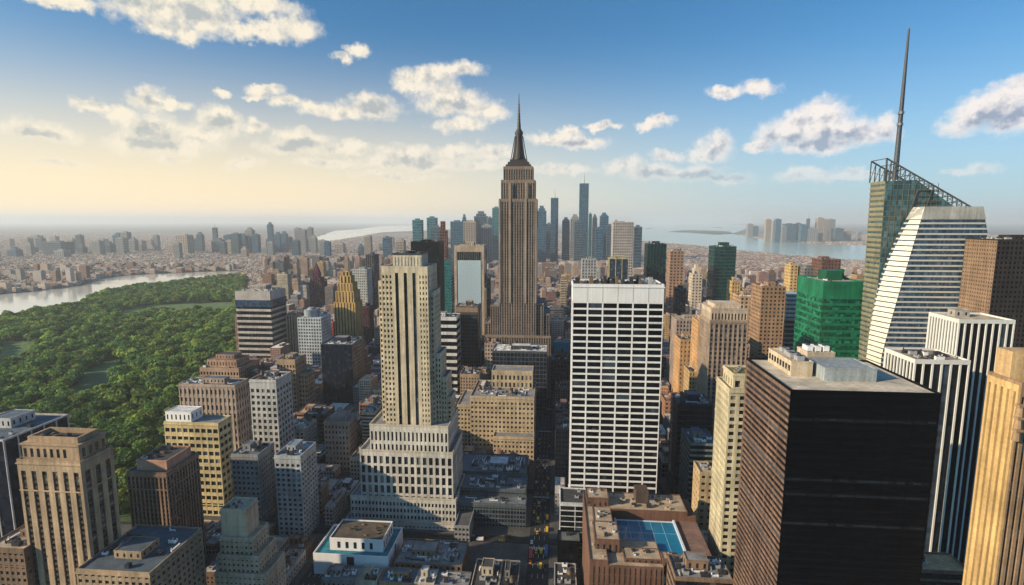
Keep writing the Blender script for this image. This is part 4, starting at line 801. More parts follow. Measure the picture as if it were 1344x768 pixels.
# --- brick block with rooftop pool
def pool_block():
    Y = 300; a = at(774, 736, Y); b = at(872, 736, Y); c = at(948, 730, Y); z = a.z; D_ = 82
    T = Thing('brick_building', 'red brick block with a blue swimming pool in its roof courtyard', 'building', ((a.x+c.x)/2, Y+D_/2, 0))
    x0, xm, x1 = a.x, b.x, c.x; y1 = Y+D_
    wm = wall((.16, .085, .06)); tan = roofmat((.44, .34, .24)); q = MB()
    zc = z-5.5  # courtyard floor
    for box in ((x0, x0+11, Y+.01, y1, 0, z), (x0+11, xm, Y, Y+26, 0, z-2), (x0+11, x1-6, y1-24, y1, 0, z+.6), (xm, x1, Y+7, y1-24, 0, zc), (x0+11, xm, Y+26, y1-24, 0, zc), (x1-6, x1-.02, y1-24, y1-.02, 0, z-2)): q.box(*box)
    for i in range(14):      # piers of the street front
        q.box(x0+2+i*(xm-x0-4)/13-.35, x0+2+i*(xm-x0-4)/13+.35, Y-.35, Y, 0, z-3.4)
    for y in (z-9, z-15, z-21): q.box(x0, xm, Y-.2, Y, y, y+.9)
    T.part('wall', q, [wm])
    r = MB(); r.box(x0+.3, x0+10.7, Y+.3, y1-.3, z, z+.12); r.box(x0+11.3, x1-6.3, y1-23.7, y1-.3, z+.6, z+.72); r.box(x0+11.3, xm-.3, Y+.3, Y+25.7, z-2, z-1.88)
    parapet(r, x0-.05, x0+11.05, Y-.05, y1+.05, z, .9, .5, 1); parapet(r, x0+11.06, x1-5.9, y1-24.05, y1+.05, z+.6, .8, .45, 1); T.part('roof', r, [tan, wm])
    T.part('roof_deck', MB().box(x1-12, x1, Y+7.1, y1-24.1, zc, zc+.1), [roofmat((.20, .12, .10))])
    # pool
    p0, p1, q0, q1 = x0+22, x1-17, Y+17.5, y1-27.5
    f = MB(); parapet(f, p0-1.6, p1+1.6, q0-1.4, q1+1.0, zc+.1, .5, 1.3, 0)
    f.box(p0-1.6, p0-.3, q0-1.4, q1+1, zc+.6, zc+1.5).box(p1+.3, p1+1.6, q0-1.4, q1+1, zc+.6, zc+1.9)
    po = T.part('pool_rim', f, [plain('pool_coping', (.55, .62, .70), .5)])
    T.part('pool_water', MB().box(p0-.29, p1+.29, q0-.09, q1-.31, zc+.05, zc+.4), [plain('pool_water', (.012, .15, .27), .08)], parent=po)
    ln = MB()
    for i in range(1, 5): ln.box(p0+i*(p1-p0)/5-.14, p0+i*(p1-p0)/5+.14, q0, q1-.5, zc+.4, zc+.43)
    ln.box(p0, p1, q0+(q1-q0)*.62, q0+(q1-q0)*.62+.25, zc+.4, zc+.44); T.part('lane_line', ln, [plain('lane_line', (.25, .45, .62), .6)], parent=po)
    pm = [wm, tan, G_DARK]
    for (u0, u1, v0, v1, h, zb) in ((x0+4, x0+19, Y+12, Y+32, 6.5, z), (x0+5, x0+17, Y+34, Y+52, 5.5, z), (x0+1.5, x0+17, y1-20, y1-6, 6.5, z), (x0+21, xm-1, Y+3, Y+14, 2.5, z-2), (xm-.5, xm+7, Y+2, Y+9, 7.5, zc)):
        p = T.part('penthouse', house_mb(u0, u1, v0, v1, max(zb-6, 0) if zb == z else zb, h+(6 if zb == z else 0)), pm)
        zt = (max(zb-6, 0)+h+6 if zb == z else zb+h)+.06
        for i in range(6):
            T.part('air_conditioner', ac_mb(rng.uniform(u0+1, u1-3), rng.uniform(v0+1, v1-3), zt, rng.uniform(1, 2.6), rng.uniform(1, 2), rng.uniform(.8, 1.7)), [rng.choice((METAL, TAN, DMETAL, WHITEM)), DMETAL], parent=p)
    for i in range(16): T.part('air_conditioner', ac_mb(rng.uniform(x0+19, x1-12), rng.uniform(y1-22, y1-5), z+.72, rng.uniform(1, 4), rng.uniform(1, 3), rng.uniform(1, 3)), [rng.choice((METAL, TAN, DMETAL, STONE)), DMETAL])
    T.part('elevator_housing', MB().box(x0+37, x0+46, y1-14, y1-4, z+.72, z+10), [DKBROWN])
    for i in range(6): T.part('vent', MB().tube(x0+5+rng.uniform(-2, 4), Y+4+i*12, z+.12, z+1.6, .5, .4, 8), [METAL])
    # dark lower extension in front of the pool
    e = MB().box(xm, x1, Y-2, Y+7, 0, zc-2.2); parapet(e, xm+.02, x1+.04, Y-2.04, Y+7, zc-2.2, .8, .5)
    for k in range(4): e.box(xm, x1, Y-2.5, Y-2, zc-8-k*6, zc-5-k*6, 1)
    T.part('annex', e, [NAVY, G_BLK])
    FOOT.append((x0-2, x1+3, Y-4, y1+3)); SHOW.append((774, 950, 768, Y))
pool_block()
tower('low_building', 'low roof full of white ducts in front of the red brick pool block', 'building', (886, 962, 762, 268, 20), HZ(268, 14, .4), BROWN, G_DARK, R_GREY, 768, clut=14, house=True, tank=0)

# --- right
T = tower('stone_tower', 'beige stone tower with large windows left of the black office block', 'tower', (957, 1006, 513, 330, 26), G(330, 11, 10, .45, .45, d=.7, cap=2.5), wall((.56, .49, .34)), G_DARK, R_TAN, 768, near=100, clut=0, house=False, tank=0,
          tiers=None, side={'L': G(330, 5, 10, .5, .35, d=.6, cap=2.5)})
x0, x1, y0 = T.x0+3, T.x1-2, T.y0+3
q = MB(); q.box(x0+.6, x1-.6, y0+.6, T.y1-3, T.z, T.z+8, 1); c_ = (x0+.6, x1-.6, y0+.6, T.y1-3)
for s_ in 'FLR': facade(q, s_, c_, T.z, T.z+8, S('grid', 5, 8, 2.6, 2.2, .6, cap=1.6))
q.box(x0-.3, x1+.3, y0-.3, T.y1-2.2, T.z+8, T.z+8.9); parapet(q, x0, x1, y0, T.y1-2.4, T.z+8.9, 1, .5); p = T.part('upper_storey', q, [wall((.56, .49, .34)), G_DARK])
q = MB(); q.box(x0+2, x1-2, y0+3, T.y1-5, T.z+8.9, T.z+9.1); T.part('roof_garden', q, [roofmat((.22, .20, .07))], parent=p)
for i in range(6): T.part('air_conditioner', ac_mb(x0+2+i*2.4, y0+4+(i % 3)*4, T.z+9.1, 1.8, 1.6, 1.6), [rng.choice((TAN, METAL)), DMETAL], parent=p)
T = tower('stone_tower', 'grey brown tower with a pale ornate top and sunlit edge behind the beige stone tower', 'tower', (932, 982, 422, 560, 40), VT(560, 6, 6, .42, .42, d=.7, cap=3, sslot=1), wall((.36, .28, .22)), G_DARK, R_TAN, 530, clut=0, house=False, tank=0, walls=[wall((.36, .28, .22)), wall((.18, .15, .14))], near=100)
q = MB(); c_ = (T.x0+1.5, T.x1-1.5, T.y0+1.5, T.y1-2); q.box(*c_, T.z, T.z+12, 1)
for s_ in 'FLR': facade(q, s_, c_, T.z, T.z+12, S('grid', 3.2, 12, 1.7, 3, .5, cap=2.4))
q.box(T.x0+.6, T.x1-.6, T.y0+.6, T.y1-1.4, T.z+12, T.z+13); q.box(T.x0+6, T.x1-6, T.y0+6, T.y1-6, T.z+13, T.z+17); T.part('ornate_top', q, [wall((.56, .46, .36)), G_BROWN])
for i in range(7): T.part('finial', MB().box(T.x0+3+i*5, T.x0+4.2+i*5, T.y0+1, T.y0+2.2, T.z+13, T.z+14.4).tube(T.x0+3.6+i*5, T.y0+1.6, T.z+14.4, T.z+17, .6, .1, 8), [wall((.5, .4, .3))])
OR = wall((.50, .30, .15))
for i, (lab, loc, stl, wm_, yb) in enumerate((
    ('slim orange brick slab touching the left side of the grey brown ornate tower', (917, 933, 423, 600, 30), G(600, 5, 6, .6, .6), OR, 530),
    ('orange brick block with flat roof left of the slim orange slab', (893, 917, 447, 660, 34), G(660, 5, 6, .6, .6), OR, 520),
    ('short golden brick block with a cluttered roof below the slim orange slab', (905, 928, 489, 600, 26), G(600, 4, 6, .5, .5), wall((.46, .32, .17)), 560),
    ('reddish brick midrise below the flat roofed orange block', (873, 905, 528, 640, 30), G(640, 5, 6, .5, .5), wall((.30, .17, .11)), 560),
    ('brown tower with a sunlit golden edge left of the bright green block', (1000, 1032, 377, 760, 40), G(760, 5, 5, .5, .5), wall((.33, .21, .13)), 490),
    ('tan office building just left of the brown tower with a golden edge', (972, 1000, 390, 860, 40), G(860, 5, 5, .5, .5), wall((.44, .30, .19)), 440),
    ('slim golden apartment tower left of the tan office building', (961, 972, 370, 900, 26), G(900, 4, 5, .5, .5), wall((.52, .34, .15)), 410),
    ('broad grey brown stepped building behind the orange brick blocks', (888, 931, 421, 720, 34), VT(720, 4, 5, .5, .4), wall((.34, .27, .24)), 445),
    ('brown brick tower above the bright green block', (1079, 1104, 341, 1150, 44), G(1150, 4, 4, .5, .5), wall((.16, .08, .06)), 358),
    ('low grey warehouse like block left of the brown brick tower', (1056, 1080, 352, 1180, 50), G(1180, 4, 4, .5, .5), wall((.16, .16, .17)), 365),
    ('golden slim block left of the low grey block', (1038, 1048, 348, 1200, 30), G(1200, 4, 4, .6, .6), wall((.55, .38, .17)), 372),
    ('reddish brown tower with sunlit left face right of the white slab', (880, 898, 330, 1450, 40), G(1450, 4, 4, .5, .5), wall((.34, .21, .14)), 370),
    ('cream tower with stepped top right of the reddish brown tower', (909, 922, 360, 1400, 36), G(1400, 4, 4, .55, .5), wall((.56, .48, .40)), 400))):
    T = tower('masonry_tower' if i not in (1, 2, 3) else 'brick_building', lab, 'tower' if i not in (1, 2, 3) else 'building', loc, stl, wm_, G_DARK, rng.choice((R_TAN, R_GREY, R_RUST)), yb, clut=4)
T.part('stepped_top', MB().box(T.x0+5, T.x1-5, T.y0+5, T.y1-8, T.z+.12, T.z+14).box(T.x0+9, T.x1-9, T.y0+9, T.y1-12, T.z+14, T.z+24), [wall((.56, .48, .40))])
T = tower('office_building', 'block with white bands above and dark bands below left of the bright green block', 'office building', (1031, 1051, 420, 800, 36), HZ(800, 6, .4, d=.6), wall((.40, .34, .29)), G_BLK, R_WHITE, 470, clut=2, house=False)
x0, x1, y0, y1, z = T.x0+1, T.x1-1, T.y0+1, T.y1-1, T.z+.12; q = MB(); q.box(x0+.6, x1-.6, y0+.6, y1-.6, z, z+38, 1)
for s_ in 'FLR': facade(q, s_, (x0+.6, x1-.6, y0+.6, y1-.6), z, z+38, HZ(800, 6, .55, d=.6))
T.part('upper_storeys', q, [wall((.62, .66, .66)), G_TEAL])
tower('glass_tower', 'dark green glass tower standing alone in the low city near the harbor', 'office tower', (938, 967, 324, 1500, 54), HZ(1500, 4.5, .25, d=.4), DKGREEN, G_DGREEN, R_GREY, 395, clut=9, s=1.8)
tower('glass_tower', 'black green glass tower rising behind the white slab roof', 'office tower', (850, 875, 321, 1200, 40), SL(1200, 4, .15, d=.3), NAVY, G_DGREEN, R_TAR, 372, clut=3)
tower('glass_tower', 'glass tower with yellow left edge over the white slab roof', 'office tower', (800, 825, 340, 1150, 40), SL(1150, 8, .12, d=.6), wall((.46, .40, .24)), G_BLUE, R_TAN, 372, clut=4, s=1.4)
tower('apartment_tower', 'pale grey twin banded tower just left of the yellow edged glass tower', 'apartment tower', (764, 783, 341, 1300, 40), VT(1300, 4, 4, .5, .4), wall((.40, .40, .42)), G_BLUE, R_GREY, 372, clut=2)
tower('apartment_tower', 'wide beige gridded tower at the right end of the downtown skyline', 'apartment tower', (805, 832, 292, 1900, 60), G(1900, 3, 3.6, .45, .45, d=.9), wall((.42, .38, .36)), G_DARK, R_GREY, 325, clut=2)
T = tower('office_tower', 'bright green glass block with an open roof left of the faceted glass skyscraper', 'office tower', (1081, 1137, 372, 600, 62), HZ(600, 8.5, .38, d=.3, cap=16, pw=.3), GREENW, G_GREEN, roofmat((.42, .40, .36)), 470, clut=4, house=False, tank=0, par=2.2, walls=[GREENW])
T.part('penthouse', MB().box(T.x0+16, T.x0+33, T.y0+28, T.y0+48, T.z+.12, T.z+11), [wall((.01, .10, .055), .5)])
T.part('screen_wall', MB().box(T.x0+33.5, T.x1-1.5, T.y0+42, T.y0+43, T.z+.12, T.z+12), [GREENW])
tower('office_tower', 'dark brown gridded tower at the right edge behind the white striped tower', 'office tower', (1310, 1420, 316, 480, 36), G(480, 5, 6, .4, .5, d=.4), wall((.035, .026, .024)), G_BLK, R_GREY, 420, clut=8, side={'L': G(480, 4, 5, .6, .55, d=.4, slot=1)}, walls=[wall((.03, .024, .024)), wall((.27, .18, .12))])  # left wall a lighter brown than the front: sun and shade put into the colours
T = tower('striped_tower', 'tall navy tower with white vertical stripes and sandy roof on the right', 'office tower', (1259, 1333, 422, 380, 30), SL(380, 8.2, .22, d=.8, cap=1.5), wall((.62, .62, .60), .6, .1), G_NAVY, roofmat((.55, .45, .32)), 768, clut=0, house=False, tank=0, near=60, side={'L': SL(380, 5, .5, d=.7, cap=1.5)})
T.part('penthouse', house_mb(T.x0+8, T.x0+18, T.y0+16, T.y0+23, T.z+.12, 4.5), [wall((.4, .38, .35)), R_GREY, G_DARK])
tower('striped_tower', 'shorter navy tower with white vertical stripes beside the black office block', 'office tower', (1201, 1274, 475, 330, 30), SL(330, 10.5, .2, d=.8, cap=1.5), wall((.62, .62, .60), .6, .1), G_NAVY, roofmat((.30, .25, .20)), 768, clut=7, house=False, tank=0, near=60, side={'L': SL(330, 7, .3, d=.7, cap=1.5)})
T = tower('stone_tower', 'golden fluted stone tower at the bottom right corner', 'tower', (1341, 1440, 508, 196, 15), SL(196, 8, .5, d=.5, cap=4), wall((.30, .20, .12)), G_DARK, R_TAN, 768, clut=0, house=False, tank=0, near=40, side={'L': SL(196, 10, .62, d=.9, cap=2.5, slot=1)}, walls=[wall((.28, .19, .12)), wall((.60, .40, .18))])  # same stone in a sunlit tone on the left wall, a shaded tone elsewhere
T.part('penthouse', MB().box(T.x0+.5, T.x0+22, T.y0+6, T.y1-2, T.z+.12, T.z+11), [wall((.56, .38, .2))])
for i in range(3): T.part('ornament', MB().tube(T.x0+.2, T.y0-.2, T.z-20+i*4.5, T.z-16.5+i*4.5, 1.3, 1.0, 8).box(T.x0-1, T.x0+1.4, T.y0-1.4, T.y0+.5, T.z-16.5+i*4.5, T.z-15.6+i*4.5), [wall((.30, .20, .12))])
tower('low_building', 'low block with a sunlit tan roof at the foot of the striped navy towers', 'building', (1208, 1276, 752, 300, 18), HZ(300, 12, .3), BROWN, G_DARK, roofmat((.50, .36, .2)), 768, clut=2, house=False, tank=0)
tower('office_building', 'low navy glass cube right of the white slab', 'office building', (890, 936, 532, 480, 30), HZ(480, 7, .2, d=.3, pw=.3), NAVY, G_NAVY, R_BLUE, 600, clut=6, near=60)
tower('office_building', 'grey green low office with a pale blue roof right of the red brick pool block', 'office building', (906, 942, 584, 440, 34), HZ(440, 8, .35, d=.4), wall((.16, .20, .19)), G_NAVY, R_BLUE, 630, clut=6, near=60)
tower('low_building', 'small sunlit tan block behind the pool block against the beige stone tower', 'building', (919, 938, 622, 400, 20), G(400, 8, 10, .6, .6), wall((.46, .34, .2)), G_DARK, R_TAN, 640, clut=2, house=False, tank=0)

# ------------------------------------------------------------------ far towers (downtown, across the harbor, beyond the river)
FARM = {k: (wall(c, .6, .15), glass(g, tuple(min(1, x*2.2) for x in g), .3, (8, 8, 9))) for k, (c, g) in {
    'blue': ((.04, .11, .18), (.012, .05, .09)), 'slate': ((.07, .11, .155), (.02, .04, .06)), 'tan': ((.34, .29, .25), (.06, .05, .045)), 'grey': ((.24, .25, .26), (.05, .05, .055)), 'teal': ((.03, .16, .20), (.015, .07, .085))}.items()}
def far_tower(xl, xr, yt, Y, kind, label, group, depth=None, step=0, spire=None):
    x0, x1, y0, y1, z = spot(xl, xr, yt, Y, depth or px(xr-xl, Y)*.9)
    T = Thing('skyscraper' if z > 150 else 'high_rise', label, 'skyscraper' if z > 150 else 'high rise', ((x0+x1)/2, (y0+y1)/2, 0), group)
    wm, gm = FARM[kind]; q, g = MB(), MB(); st = S('vert', max(8, (x1-x0)/5), 13, max(8, (x1-x0)/5)*.45, 5, 1.2, cap=6) if kind in ('tan', 'grey') else S('horiz', 20, 14, 1.5, 4, .8, cap=4)
    boxes = [(x0, x1, y0, y1, 0, z)]
    if step:
        i = (x1-x0)*.14; boxes = [(x0, x1, y0, y1, 0, z-step), (x0+i, x1-i, y0+i, y1-i, z-step, z-step*.35), (x0+2*i, x1-2*i, y0+2*i, y1-2*i, z-step*.35, z)]
    for a, b, c, d, e, f in boxes:
        dd = st['d']; core = (a+dd, b-dd, c+dd, d-dd); g.box(*core, e, f)
        for s_ in 'FLR': facade(q, s_, core, e, f, st)
        fbox(q, 'B', core, core[0]-dd, core[1]+dd, 0, dd, e, f, 0); q.box(a+.1, b-.1, c+.1, d-.1, f, f+1.5)
    T.part('wall', q, [wm]); T.part('window', g, [gm], stuff=True)
    cx, cy_ = (x0+x1)/2, (y0+y1)/2
    if spire: s_ = at((xl+xr)/2, spire, cy_).z; T.part('spire', MB().tube(cx, cy_, z+1.5, z+(s_-z)*.5, 4.5, 3, 8).tube(cx, cy_, z+(s_-z)*.5, s_, 2.4, 1.0, 8), [METAL])
    else: T.part('rooftop_plant', MB().box(x0+(x1-x0)*.25, x0+(x1-x0)*.7, y0+(y1-y0)*.3, y0+(y1-y0)*.7, z+1.5, z+9), [wm])
    FOOT.append((x0-5, x1+5, y0-5, y1+5)); SHOW.append((xl, xr, 341 if xl > 530 else 334, Y))
DT = 'downtown towers on the horizon'
for a in ((761, 773, 241, 3500, 'blue', 'tallest blue glass tower of the distant downtown skyline with a white mast', DT, 60, 0, 226),
          (723, 733, 260, 3300, 'blue', 'second tallest downtown tower, a slim blue slab with a thin mast', DT, 45, 0, 249),
          (541, 553, 289, 2700, 'teal', 'teal slab tower at the left end of the downtown skyline', DT), (560, 572, 286, 3000, 'teal', 'pale teal tower second from the left end of the downtown skyline', DT),
          (565, 578, 298, 2600, 'slate', 'short slate tower in front of the pale teal downtown tower', DT), (591, 607, 291, 3300, 'blue', 'broad low blue downtown tower right of the rust pencil tower', DT),
          (606, 612, 283, 3450, 'blue', 'thin pointed downtown tower on the broad blue tower', DT, None, 30), (608, 624, 291, 3000, 'tan', 'sandy downtown tower in front of the big blue twin topped tower', DT),
          (622, 639, 279, 3500, 'slate', 'big slate downtown tower with a stepped top left of the grey spire skyscraper', DT, None, 25), (640, 646, 286, 3700, 'blue', 'small blue downtown tower between the big slate tower and the spire skyscraper', DT),
          (646, 656, 273, 3400, 'teal', 'tall teal downtown tower touching the left side of the spire skyscraper', DT), (632, 645, 296, 3100, 'grey', 'low grey downtown tower under the big slate tower', DT),
          (705, 717, 272, 3200, 'blue', 'curved top blue downtown tower touching the right side of the spire skyscraper', DT, None, 22), (717, 724, 294, 3600, 'slate', 'low slate downtown tower left of the slim blue slab', DT),
          (738, 748, 287, 3300, 'slate', 'medium slate downtown tower between the two tallest towers', DT, None, 12), (749, 761, 283, 3600, 'grey', 'grey downtown tower leaning on the left of the tallest tower', DT, None, 20),
          (754, 766, 291, 3200, 'slate', 'slate downtown block in front of the tallest tower', DT), (773, 777, 281, 3600, 'teal', 'thin teal downtown tower right of the tallest tower', DT),
          (778, 784, 283, 3500, 'slate', 'narrow slate downtown tower right of the tallest tower', DT, None, 14), (788, 799, 281, 3400, 'blue', 'rounded blue downtown tower right of the narrow slate tower', DT, None, 12),
          (797, 805, 296, 3200, 'slate', 'short slate downtown tower left of the wide beige tower', DT), (833, 843, 298, 2500, 'slate', 'slate tower on the harbor shore right of the wide beige tower', DT),
          (806, 812, 291, 2700, 'grey', 'thin grey tower behind the wide beige tower', DT), (700, 706, 300, 3000, 'grey', 'low grey downtown tower beside the base of the curved top tower', DT), (782, 792, 300, 3000, 'blue', 'short blue downtown block in front of the rounded tower', DT)): far_tower(*a)
JT = 'towers across the harbor'
for i, (xl, xr, yt, kd) in enumerate(((982, 989, 294, 'grey'), (990, 996, 297, 'blue'), (1006, 1013, 288, 'tan'), (1015, 1021, 290, 'tan'), (1019, 1026, 288, 'blue'), (1027, 1033, 297, 'grey'), (1032, 1046, 294, 'blue'), (1046, 1052, 293, 'slate'), (1052, 1060, 295, 'blue'), (1074, 1082, 286, 'tan'), (1082, 1089, 288, 'tan'), (1088, 1097, 288, 'grey'), (1061, 1074, 300, 'grey'), (1097, 1108, 300, 'slate'), (1111, 1118, 303, 'tan'), (1126, 1131, 305, 'grey'))):
    nm = {'grey': 'grey', 'blue': 'blue glass', 'tan': 'sandy', 'slate': 'slate'}[kd]
    far_tower(xl, xr, yt, (6750+(i % 4)*170) if i > 1 else 8900, kd, f'{nm} high rise among the towers standing across the harbor', JT)
far_tower(1060, 1063.5, 287, 6900, 'slate', 'thin slate tower with a tall mast across the harbor', JT, None, 0, 279)
LT = 'hazy towers beyond the river'
for i, (xl, xr, yt, Y) in enumerate(((8, 20, 326, 2900), (36, 44, 325, 3300), (46, 54, 313, 3500), (55, 79, 318, 3100), (70, 83, 329, 2900), (88, 95, 314, 3500), (98, 105, 309, 3500), (99, 108, 322, 3300), (129, 144, 319, 3300), (147, 156, 307, 3500), (157, 166, 305, 3500), (168, 176, 313, 3500), (181, 186, 318, 3600), (230, 245, 309, 3300), (250, 258, 314, 3500), (257, 264, 306, 3500), (278, 283, 299, 3700), (277, 290, 314, 3400), (293, 301, 309, 3500), (302, 312, 307, 3300), (312, 321, 308, 3400), (321, 330, 300, 3500), (330, 338, 308, 3400), (350, 356, 293, 3700), (359, 367, 306, 3500), (368, 375, 305, 3500), (386, 393, 300, 3600), (393, 400, 302, 3500), (403, 409, 299, 3700), (419, 426, 316, 3400), (478, 486, 310, 3400), (425, 432, 318, 3100), (502, 512, 312, 3000), (520, 530, 316, 2700))):
    far_tower(xl, xr, yt, Y*(1.2 if xl < 415 else 1.0), rng.choice(('slate', 'grey', 'slate', 'blue', 'tan')), 'hazy grey high rise in the faint skyline beyond the river and park', LT, None, rng.choice((0, 0, 14)), 293.5 if i == 16 else None)

for i in range(46):
    xl = rng.uniform(0, 520); wd = rng.uniform(4, 11); Y = rng.uniform(3300, 5200)
    x0, x1, y0, y1, z = spot(xl, xl+wd, rng.uniform(309, 327) if xl < 420 else rng.uniform(312, 324), Y, px(wd, Y)*.9)
    fa = np.array(FOOT)
    if z < 40 or wet((x0+x1)/2, y0) or np.any((fa[:, 0] < x1) & (fa[:, 1] > x0) & (fa[:, 2] < y1) & (fa[:, 3] > y0)): continue
    far_tower(xl, xl+wd, project(((x0+x1)/2, Y, z))[1], Y, rng.choice(('slate', 'grey', 'tan', 'grey')), 'hazy grey high rise in the faint skyline beyond the river and park', LT, None, rng.choice((0, 0, 10)))

# ------------------------------------------------------------------ midrise city between the landmarks
LAND = [('the spire skyscraper', 680, 350), ('the cream stone tower', 545, 480), ('the white office slab', 812, 480), ('the bright green block', 1095, 400), ('the faceted glass skyscraper', 1210, 380), ('the black office block', 1120, 600), ('the striped dark hotel', 340, 430),
        ('the gold deco tower', 453, 400), ('the glass arch tower', 615, 370), ('the beige complex', 655, 540), ('the pool block', 850, 690), ('the ornate grey brown tower', 957, 470), ('the lone dark green tower', 952, 355), ('the black green tower', 862, 345), ('the plain black tower', 557, 350),
        ('the navy glass tower', 450, 500), ('the pinkish tan block', 448, 600), ('the purple tower', 413, 390), ('the golden edged brown tower', 1016, 430), ('the yellow gridded building', 255, 620), ('the brown ribbed tower', 190, 690), ('the orange brick blocks', 905, 470), ('the white box building', 465, 720), ('the netted building', 738, 457)]
PAL = [('brown', (.20, .13, .09)), ('tan', (.40, .29, .20)), ('reddish', (.27, .14, .10)), ('grey', (.24, .235, .235)), ('cream', (.50, .43, .33)), ('pale', (.46, .44, .42)), ('orange', (.42, .26, .15)), ('dark', (.075, .065, .065)), ('rosy', (.36, .25, .21)), ('slate', (.13, .14, .16))]
PAL = [(n, wall(c), c) for n, c in PAL]
LIM = []   # skyline limits: keep water, park and far low city in view
def limit(xa, xb, Y):
    y = 312.0
    for a, b, yb, yy in SHOW:
        if yy > Y and a < xb and b > xa: y = max(y, yb)
    for a, b, yb in ((830, 1140, 352), (0, 300, 700), (300, 340, 400), (340, 540, 336), (725, 830, 342), (640, 725, 345)):
        if a < xb and b > xa: y = max(y, yb)
    return y
FA = np.array(FOOT)
def free(x0, x1, y0, y1):
    return not np.any((FA[:, 0] < x1) & (FA[:, 1] > x0) & (FA[:, 2] < y1) & (FA[:, 3] > y0))
MT = 'high rises standing among the low city'
mr = random.Random(31); nmid = 0
MIDCOL = [('lavender grey', (.34, .31, .33)), ('pale', (.48, .45, .42)), ('tan', (.42, .31, .22)), ('brown', (.22, .145, .11)), ('slate', (.13, .14, .17)), ('rosy', (.38, .26, .21)), ('cream', (.54, .46, .36)), ('golden', (.50, .34, .17)), ('dark glass', (.03, .035, .045))]
mseen = set()
for _ in range(6000):
    if nmid >= 255: break
    if mr.random() < .4: xl, yt, Y = mr.uniform(300, 640), mr.uniform(330, 420), mr.uniform(900, 2600)
    else: xl, yt, Y = mr.uniform(700, 1070), mr.uniform(345, 470), mr.uniform(640, 2100)
    wd = mr.uniform(14, 30)/Y*FPX; x0, x1, y0, y1, z = spot(xl, xl+wd, yt, Y, mr.uniform(16, 32))
    if not (26 < z < 150) or z > 60+60*mr.random()+Y*.03: continue
    if yt < limit(xl, xl+wd, Y) or not free(x0, x1, y0, y1) or wet((x0+x1)/2, y0): continue
    if any(a-13 < (x0+x1)/2 < a+13 for a in AVES): continue
    if (x0+x1)/2 < -385-(Y-470)*.60+30: continue
    cn, c = mr.choice(MIDCOL); kd = mr.choice(('grid', 'grid', 'vert', 'horiz')) if cn != 'dark glass' else 'curtain'
    st = {'grid': S('grid', 3.6, 4.2, 1.8, 1.9, .45, cap=2), 'vert': S('vert', 3.6, 4.2, 1.7, 1.8, .5, cap=2.5), 'horiz': S('horiz', 9, 4.2, 0, 1.9, .45, cap=2), 'curtain': S('grid', 3, 4, .3, .6, .25, cap=1)}[kd]
    pxx, pyy = xl+wd/2, (yt+project(((x0+x1)/2, Y, 0))[1])/2
    dl = sorted(LAND, key=lambda l: (l[1]-pxx)**2+((l[2]-pyy)*1.3)**2)[:2]
    word = {'grid': 'brick', 'vert': 'ribbed', 'horiz': 'banded', 'curtain': 'curtain walled'}[kd]; rel = 'right of' if pxx > dl[0][1] else 'left of'
    label = f'{cn} {word} high rise {rel} {dl[0][0]}'
    if label in mseen and len(f'{label} towards {dl[1][0]}'.split()) <= 16: label += f' towards {dl[1][0]}'
    mseen.add(label)
    tr_ = []
    if mr.random() < .45:
        i_ = (x1-x0)*.18; tr_ = [(x0+i_, x1-i_, y0+i_, y1-i_, z, z+mr.uniform(4, 12), st)]
    tower('apartment_tower' if kd in ('grid', 'vert') else 'office_tower', label, 'high rise', (xl, xl+wd, yt, Y, y1-y0), st, wall(c), mr.choice((G_DARK, G_BROWN, G_BLUE)), mr.choice((R_TAN, R_GREY, R_WHITE, R_TAR, R_RUST)), None, tiers=tr_, clut=0 if tr_ or Y > 1500 else 3, house=not tr_, tank=.4 if not tr_ else 0, group=MT)
    FA = np.array(FOOT); SHOW.append((xl, xl+wd, yt+(project(((x0+x1)/2, Y, 0))[1]-yt)*.45, Y)); nmid += 1
RF = [('dark roof', R_TAR), ('tan roof', R_TAN), ('white roof', R_WHITE), ('grey roof', R_GREY), ('rusty roof', R_RUST), ('blue grey roof', R_BLUE)]
cands = []
fr = random.Random(21)
for i in range(len(AVES)-1):
    for j in range(len(STREETS)-1):
        bx0, bx1, by0, by1 = AVES[i]+12.5, AVES[i+1]-12.5, STREETS[j]+8, STREETS[j+1]-8
        for (ya, yb_) in ((by0, (by0+by1)/2-.6), ((by0+by1)/2+.6, by1)):
            x = bx0
            while x < bx1-7:
                wd = fr.uniform(13, 32); xe = min(x+wd, bx1)
                if bx1-xe < 8: xe = bx1
                cands.append((x, xe-fr.choice((.3, .3, 1.5)), ya, yb_)); x = xe
made = []; rest = []
